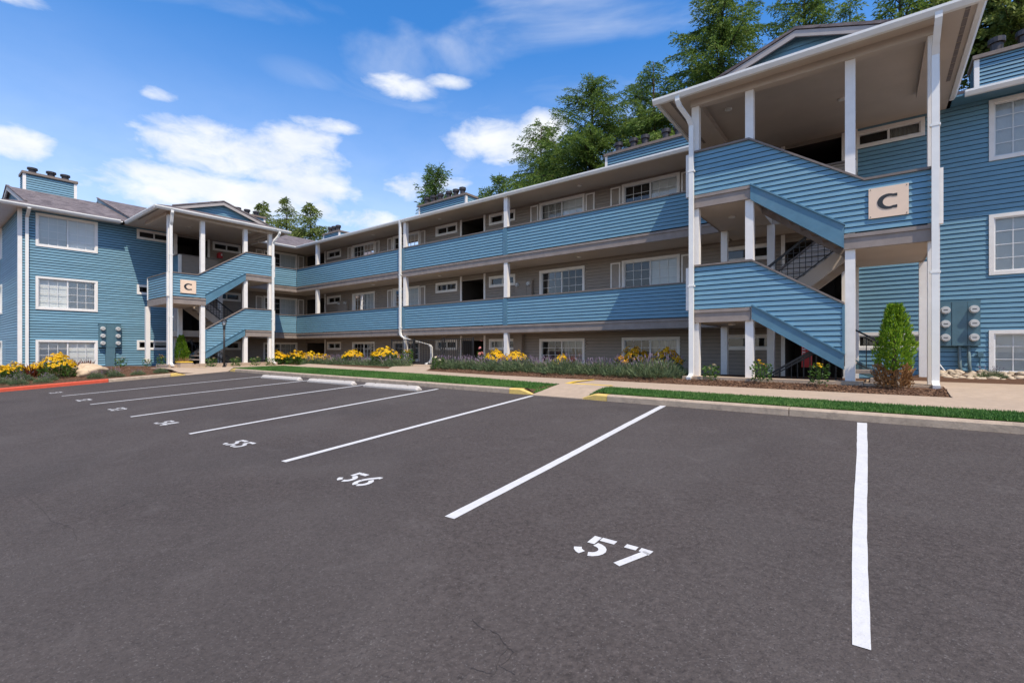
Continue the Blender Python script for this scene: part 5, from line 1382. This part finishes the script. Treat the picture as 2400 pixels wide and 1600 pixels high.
D1 = daisies(31, .55, .40, .68, 95); D2 = daisies(32, .55, .42, .74, 110, 'petal_orange'); D3 = daisies(33, .62, .55, .88, 190)
usedD = []
YF = 13.2
dz_ = [(at(1563, 12.6), 12.6, 1.0, D2, 'orange yellow coneflowers beside the near downspout'), (at(1484, 12.9), 12.9, 1.0, D2, 'orange coneflowers under the right ground window'), (at(1316, YF), YF, .85, D1, 'small yellow coneflower clump before the middle ground window'),
       (at(1209, YF), YF, 1.0, D1, 'yellow coneflower clump second right of the pink flower'), (at(1161, YF), YF, 1.0, D1, 'yellow coneflower clump beside the pink flower'), (at(902, YF), YF, 1.25, D1, 'yellow coneflowers left of the bent downspout'),
       (at(828, YF), YF, 1.1, D1, 'yellow coneflower clump under a far ground window'), (at(752, YF), YF, 1.15, D1, 'yellow coneflower clump at the middle of the far bed'), (at(728, YF), YF, 1.05, D1, 'yellow coneflower clump left of its neighbour in the far bed'), (at(696, YF), YF, 1.1, D1, 'yellow coneflower clump near the inner corner'), (at(649, 12.4), 12.4, 1.15, D1, 'yellow coneflowers right of the far tower downspout'),
       (-23.75, 3.66, .92, D3, 'large domed clump of yellow coneflowers beside the boulder'), (-24.3, 3.15, .72, D1, 'low yellow coneflowers at the left block corner'), (-24.2, 2.62, .75, D1, 'yellow coneflowers left of the corner clump'), (-23.9, 2.28, .8, D1, 'yellow coneflowers at the left picture edge')]
for x, y, s_, pr, t in dz_:
    put(pr, usedD, x, y, ground_z(x, y) - .01, s_, random.uniform(0, 6), t, 'flowers', 'yellow coneflower clumps')
r1, r2, r3 = rose(41, .42, 'petal_cream'), rose(42, .46, 'petal_orange', 6), rose(43, .55, 'petal_yellow', 9)
usedR = []
for x, y, s_, pr, t in [(-3.0, 11.45, .85, r1, 'small green rose with cream blooms left of the near tower post'), (-1.93, 11.35, .95, r2, 'rose with orange and cream blooms right of the near tower post'), (-.88, 11.25, .8, r3, 'small yellow flowered shrub before the black railing'),
        (-23.85, 8.75, 1.0, r1, 'cream rose left of the lamp post'), (-23.7, 9.7, 1.0, r1, 'cream rose right of the lamp post'), (-23.7, 10.6, 1.0, r1, 'white rose before the middle post of the far tower'), (-23.7, 11.3, .95, r1, 'white rose near the far tower downspout'),
        (-12.45, 11.9, 1.0, r1, 'cream rose at the end of the lavender row by the court path'), (-17.1, 13.1, 1.0, r1, 'pale rose right of the far coneflowers'), (-16.55, 13.9, 1.35, r3, 'tall yellow leaved shrub beside the bent downspout'), (-26.0, 6.0, 1.0, r1, 'small green shrub below the left meter bank'), (-26.3, 7.0, .8, r1, 'small leafless looking shrub left of the far tower posts'), (-25.6, 7.4, 1.1, r2, 'thin shrub between the far tower posts')]:
    put(pr, usedR, x, y, ground_z(x, y) - .01, s_, random.uniform(0, 6), t, 'shrub', 'small garden shrubs')
T1 = tuft(51, .55, 'red_leaf'); usedT = []
for x, y, s_, t in [(-24.0, 3.02, .95, 'dark red grass tuft left of the large yellow clump'), (-25.3, 4.32, .95, 'dark red grass tuft right of the large yellow clump'), (-25.3, 4.78, .85, 'dark red grass tuft directly behind the boulder'), (-8.2, 13.9, 1.0, 'dark bronze grass tuft between two ground windows')]:
    put(T1, usedT, x, y, ground_z(x, y) - .01, s_, random.uniform(0, 6), t, 'grass tuft', 'red grass tufts')
T2 = tuft(52, .5, 'tan_leaf', 110, 'tan_grass'); T2.location = (-24.85, 7.95, GND); tag(T2, 'tan arching grass under the far arborvitae', 'grass tuft')
pk = daisies(61, .10, .10, 1.0, 9, 'petal_pink', 60, 'pink_flower'); pk.location = (at(1127, 13.4), 13.4, GND + .08); tag(pk, 'tall pink flower heads before the dark ground entry', 'flowers')
pk2 = daisies(62, .08, .08, .8, 4, 'petal_pink', 20, 'pink_flower'); pk2.location = (at(1580, 12.7), 12.7, GND + .08); tag(pk2, 'pink bloom among the orange flowers near the downspout', 'flowers')

# boulder
def rock(seed, sub, sx, sy, sz, amp):
    bm = bmesh.new(); bmesh.ops.create_icosphere(bm, subdivisions=sub, radius=1)
    for v in bm.verts:
        n = noise.fractal(v.co * 1.3 + Vector((seed * 7.1, 0, 0)), .8, 2.0, 4); v.co *= 1 + amp * n
        v.co.x *= sx; v.co.y *= sy; v.co.z *= sz
    me = bpy.data.meshes.new('stone'); bm.to_mesh(me); bm.free()
    me.polygons.foreach_set('use_smooth', [sub > 1] * len(me.polygons)); return me
me = rock(3, 4, .38, .52, .30, .30); me.materials.append(M['boulder']); bo = link('boulder', me); bo.location = (-23.75, 4.55, ground_z(-23.75, 4.55) + .13); tag(bo, 'rounded tan boulder in the left garden bed', 'boulder')
# river stones by the right block wall
rb = drape([(1.2, 14.36), (12, 14.36), (12, 16.02), (1.2, 16.02)], 'stone_bed', 'soil', .012)
rk = []
for s_ in range(6):
    me = rock(s_ + 11, 1, 1, random.uniform(.65, .9), random.uniform(.42, .6), .3); me.materials.append(M['river_stone']); me.polygons.foreach_set('use_smooth', [True] * len(me.polygons)); rk.append(me)
rs = random.Random(4)
for k in range(290):
    x = 1.25 + 4.2 * rs.random() ** 1.1; y = 14.36 + 1.5 * rs.random() ** 1.3
    o = link('river_stone', rk[k % 6], rb); r = rs.uniform(.05, .115); o.scale = (r, r, r * rs.uniform(.8, 1.2)); o.rotation_euler = (rs.uniform(-.3, .3), rs.uniform(-.3, .3), rs.uniform(0, 6.3)); o.location = (x, y, ground_z(x, y) + .012 + r * .30)
# mulch chips
rng = np.random.default_rng(12)
beds = [([(-4.2, 10.75), (-.9, 10.42), (.95, 10.34), (1.0, 11.3), (-3.6, 11.55)], 4200), ([(-4.2, 10.75), (-12.4, 11.5), (-12.4, 12.4), (-4.2, 12)], 3600), ([(-22.2, 1.0), (-22.2, 7.0), (-26, 7), (-26, 1.0)], 3600)]
Vs = []
for poly, n in beds:
    P2 = strip_pts(poly, n, rng); z = np.array([ground_z(x, y) for x, y in P2]) + .012
    P = np.column_stack([P2, z]); D = np.column_stack([rng.normal(size=(n, 2)), rng.normal(size=n) * .25])
    V, F = leaf_cards(P, D, rng.uniform(.025, .07, n), rng.uniform(.010, .024, n), rng); Vs.append(V)
V = np.concatenate(Vs); o = np_mesh('mulch_chips', V, np.arange(len(V)).reshape(-1, 4), 'mulch_chip'); tag(o, 'loose brown bark chips scattered over the planting beds', 'mulch', None, 'stuff')
# yellow nosed step at the far tower, white marker at the left edge
st = empty('entry_block', (-24.0, 7.72, GND)); 
o = MB().box(-.28, .28, -.22, .22, -.05, .22).build('block', 'concrete', None); o.parent = st
o = MB().box(-.30, .30, -.24, .24, .221, .262).build('nosing', 'yellow_paint', None); o.parent = st
tag(st, 'small concrete step with yellow painted top at the far tower', 'step')
wm = empty('marker_post', (-22.75, 1.80, ground_z(-22.75, 1.8)))
o = MB().bar((0, 0, -.02), (.05, -.02, .40), .09, .05).build('post', 'vinyl_white', None); o.parent = wm
o = MB().bar((.05, -.02, .40), (.055, -.022, .43), .10, .06).build('cap', 'vinyl_white', None); o.parent = wm
tag(wm, 'short white marker post at the left picture edge behind the red curb', 'post')
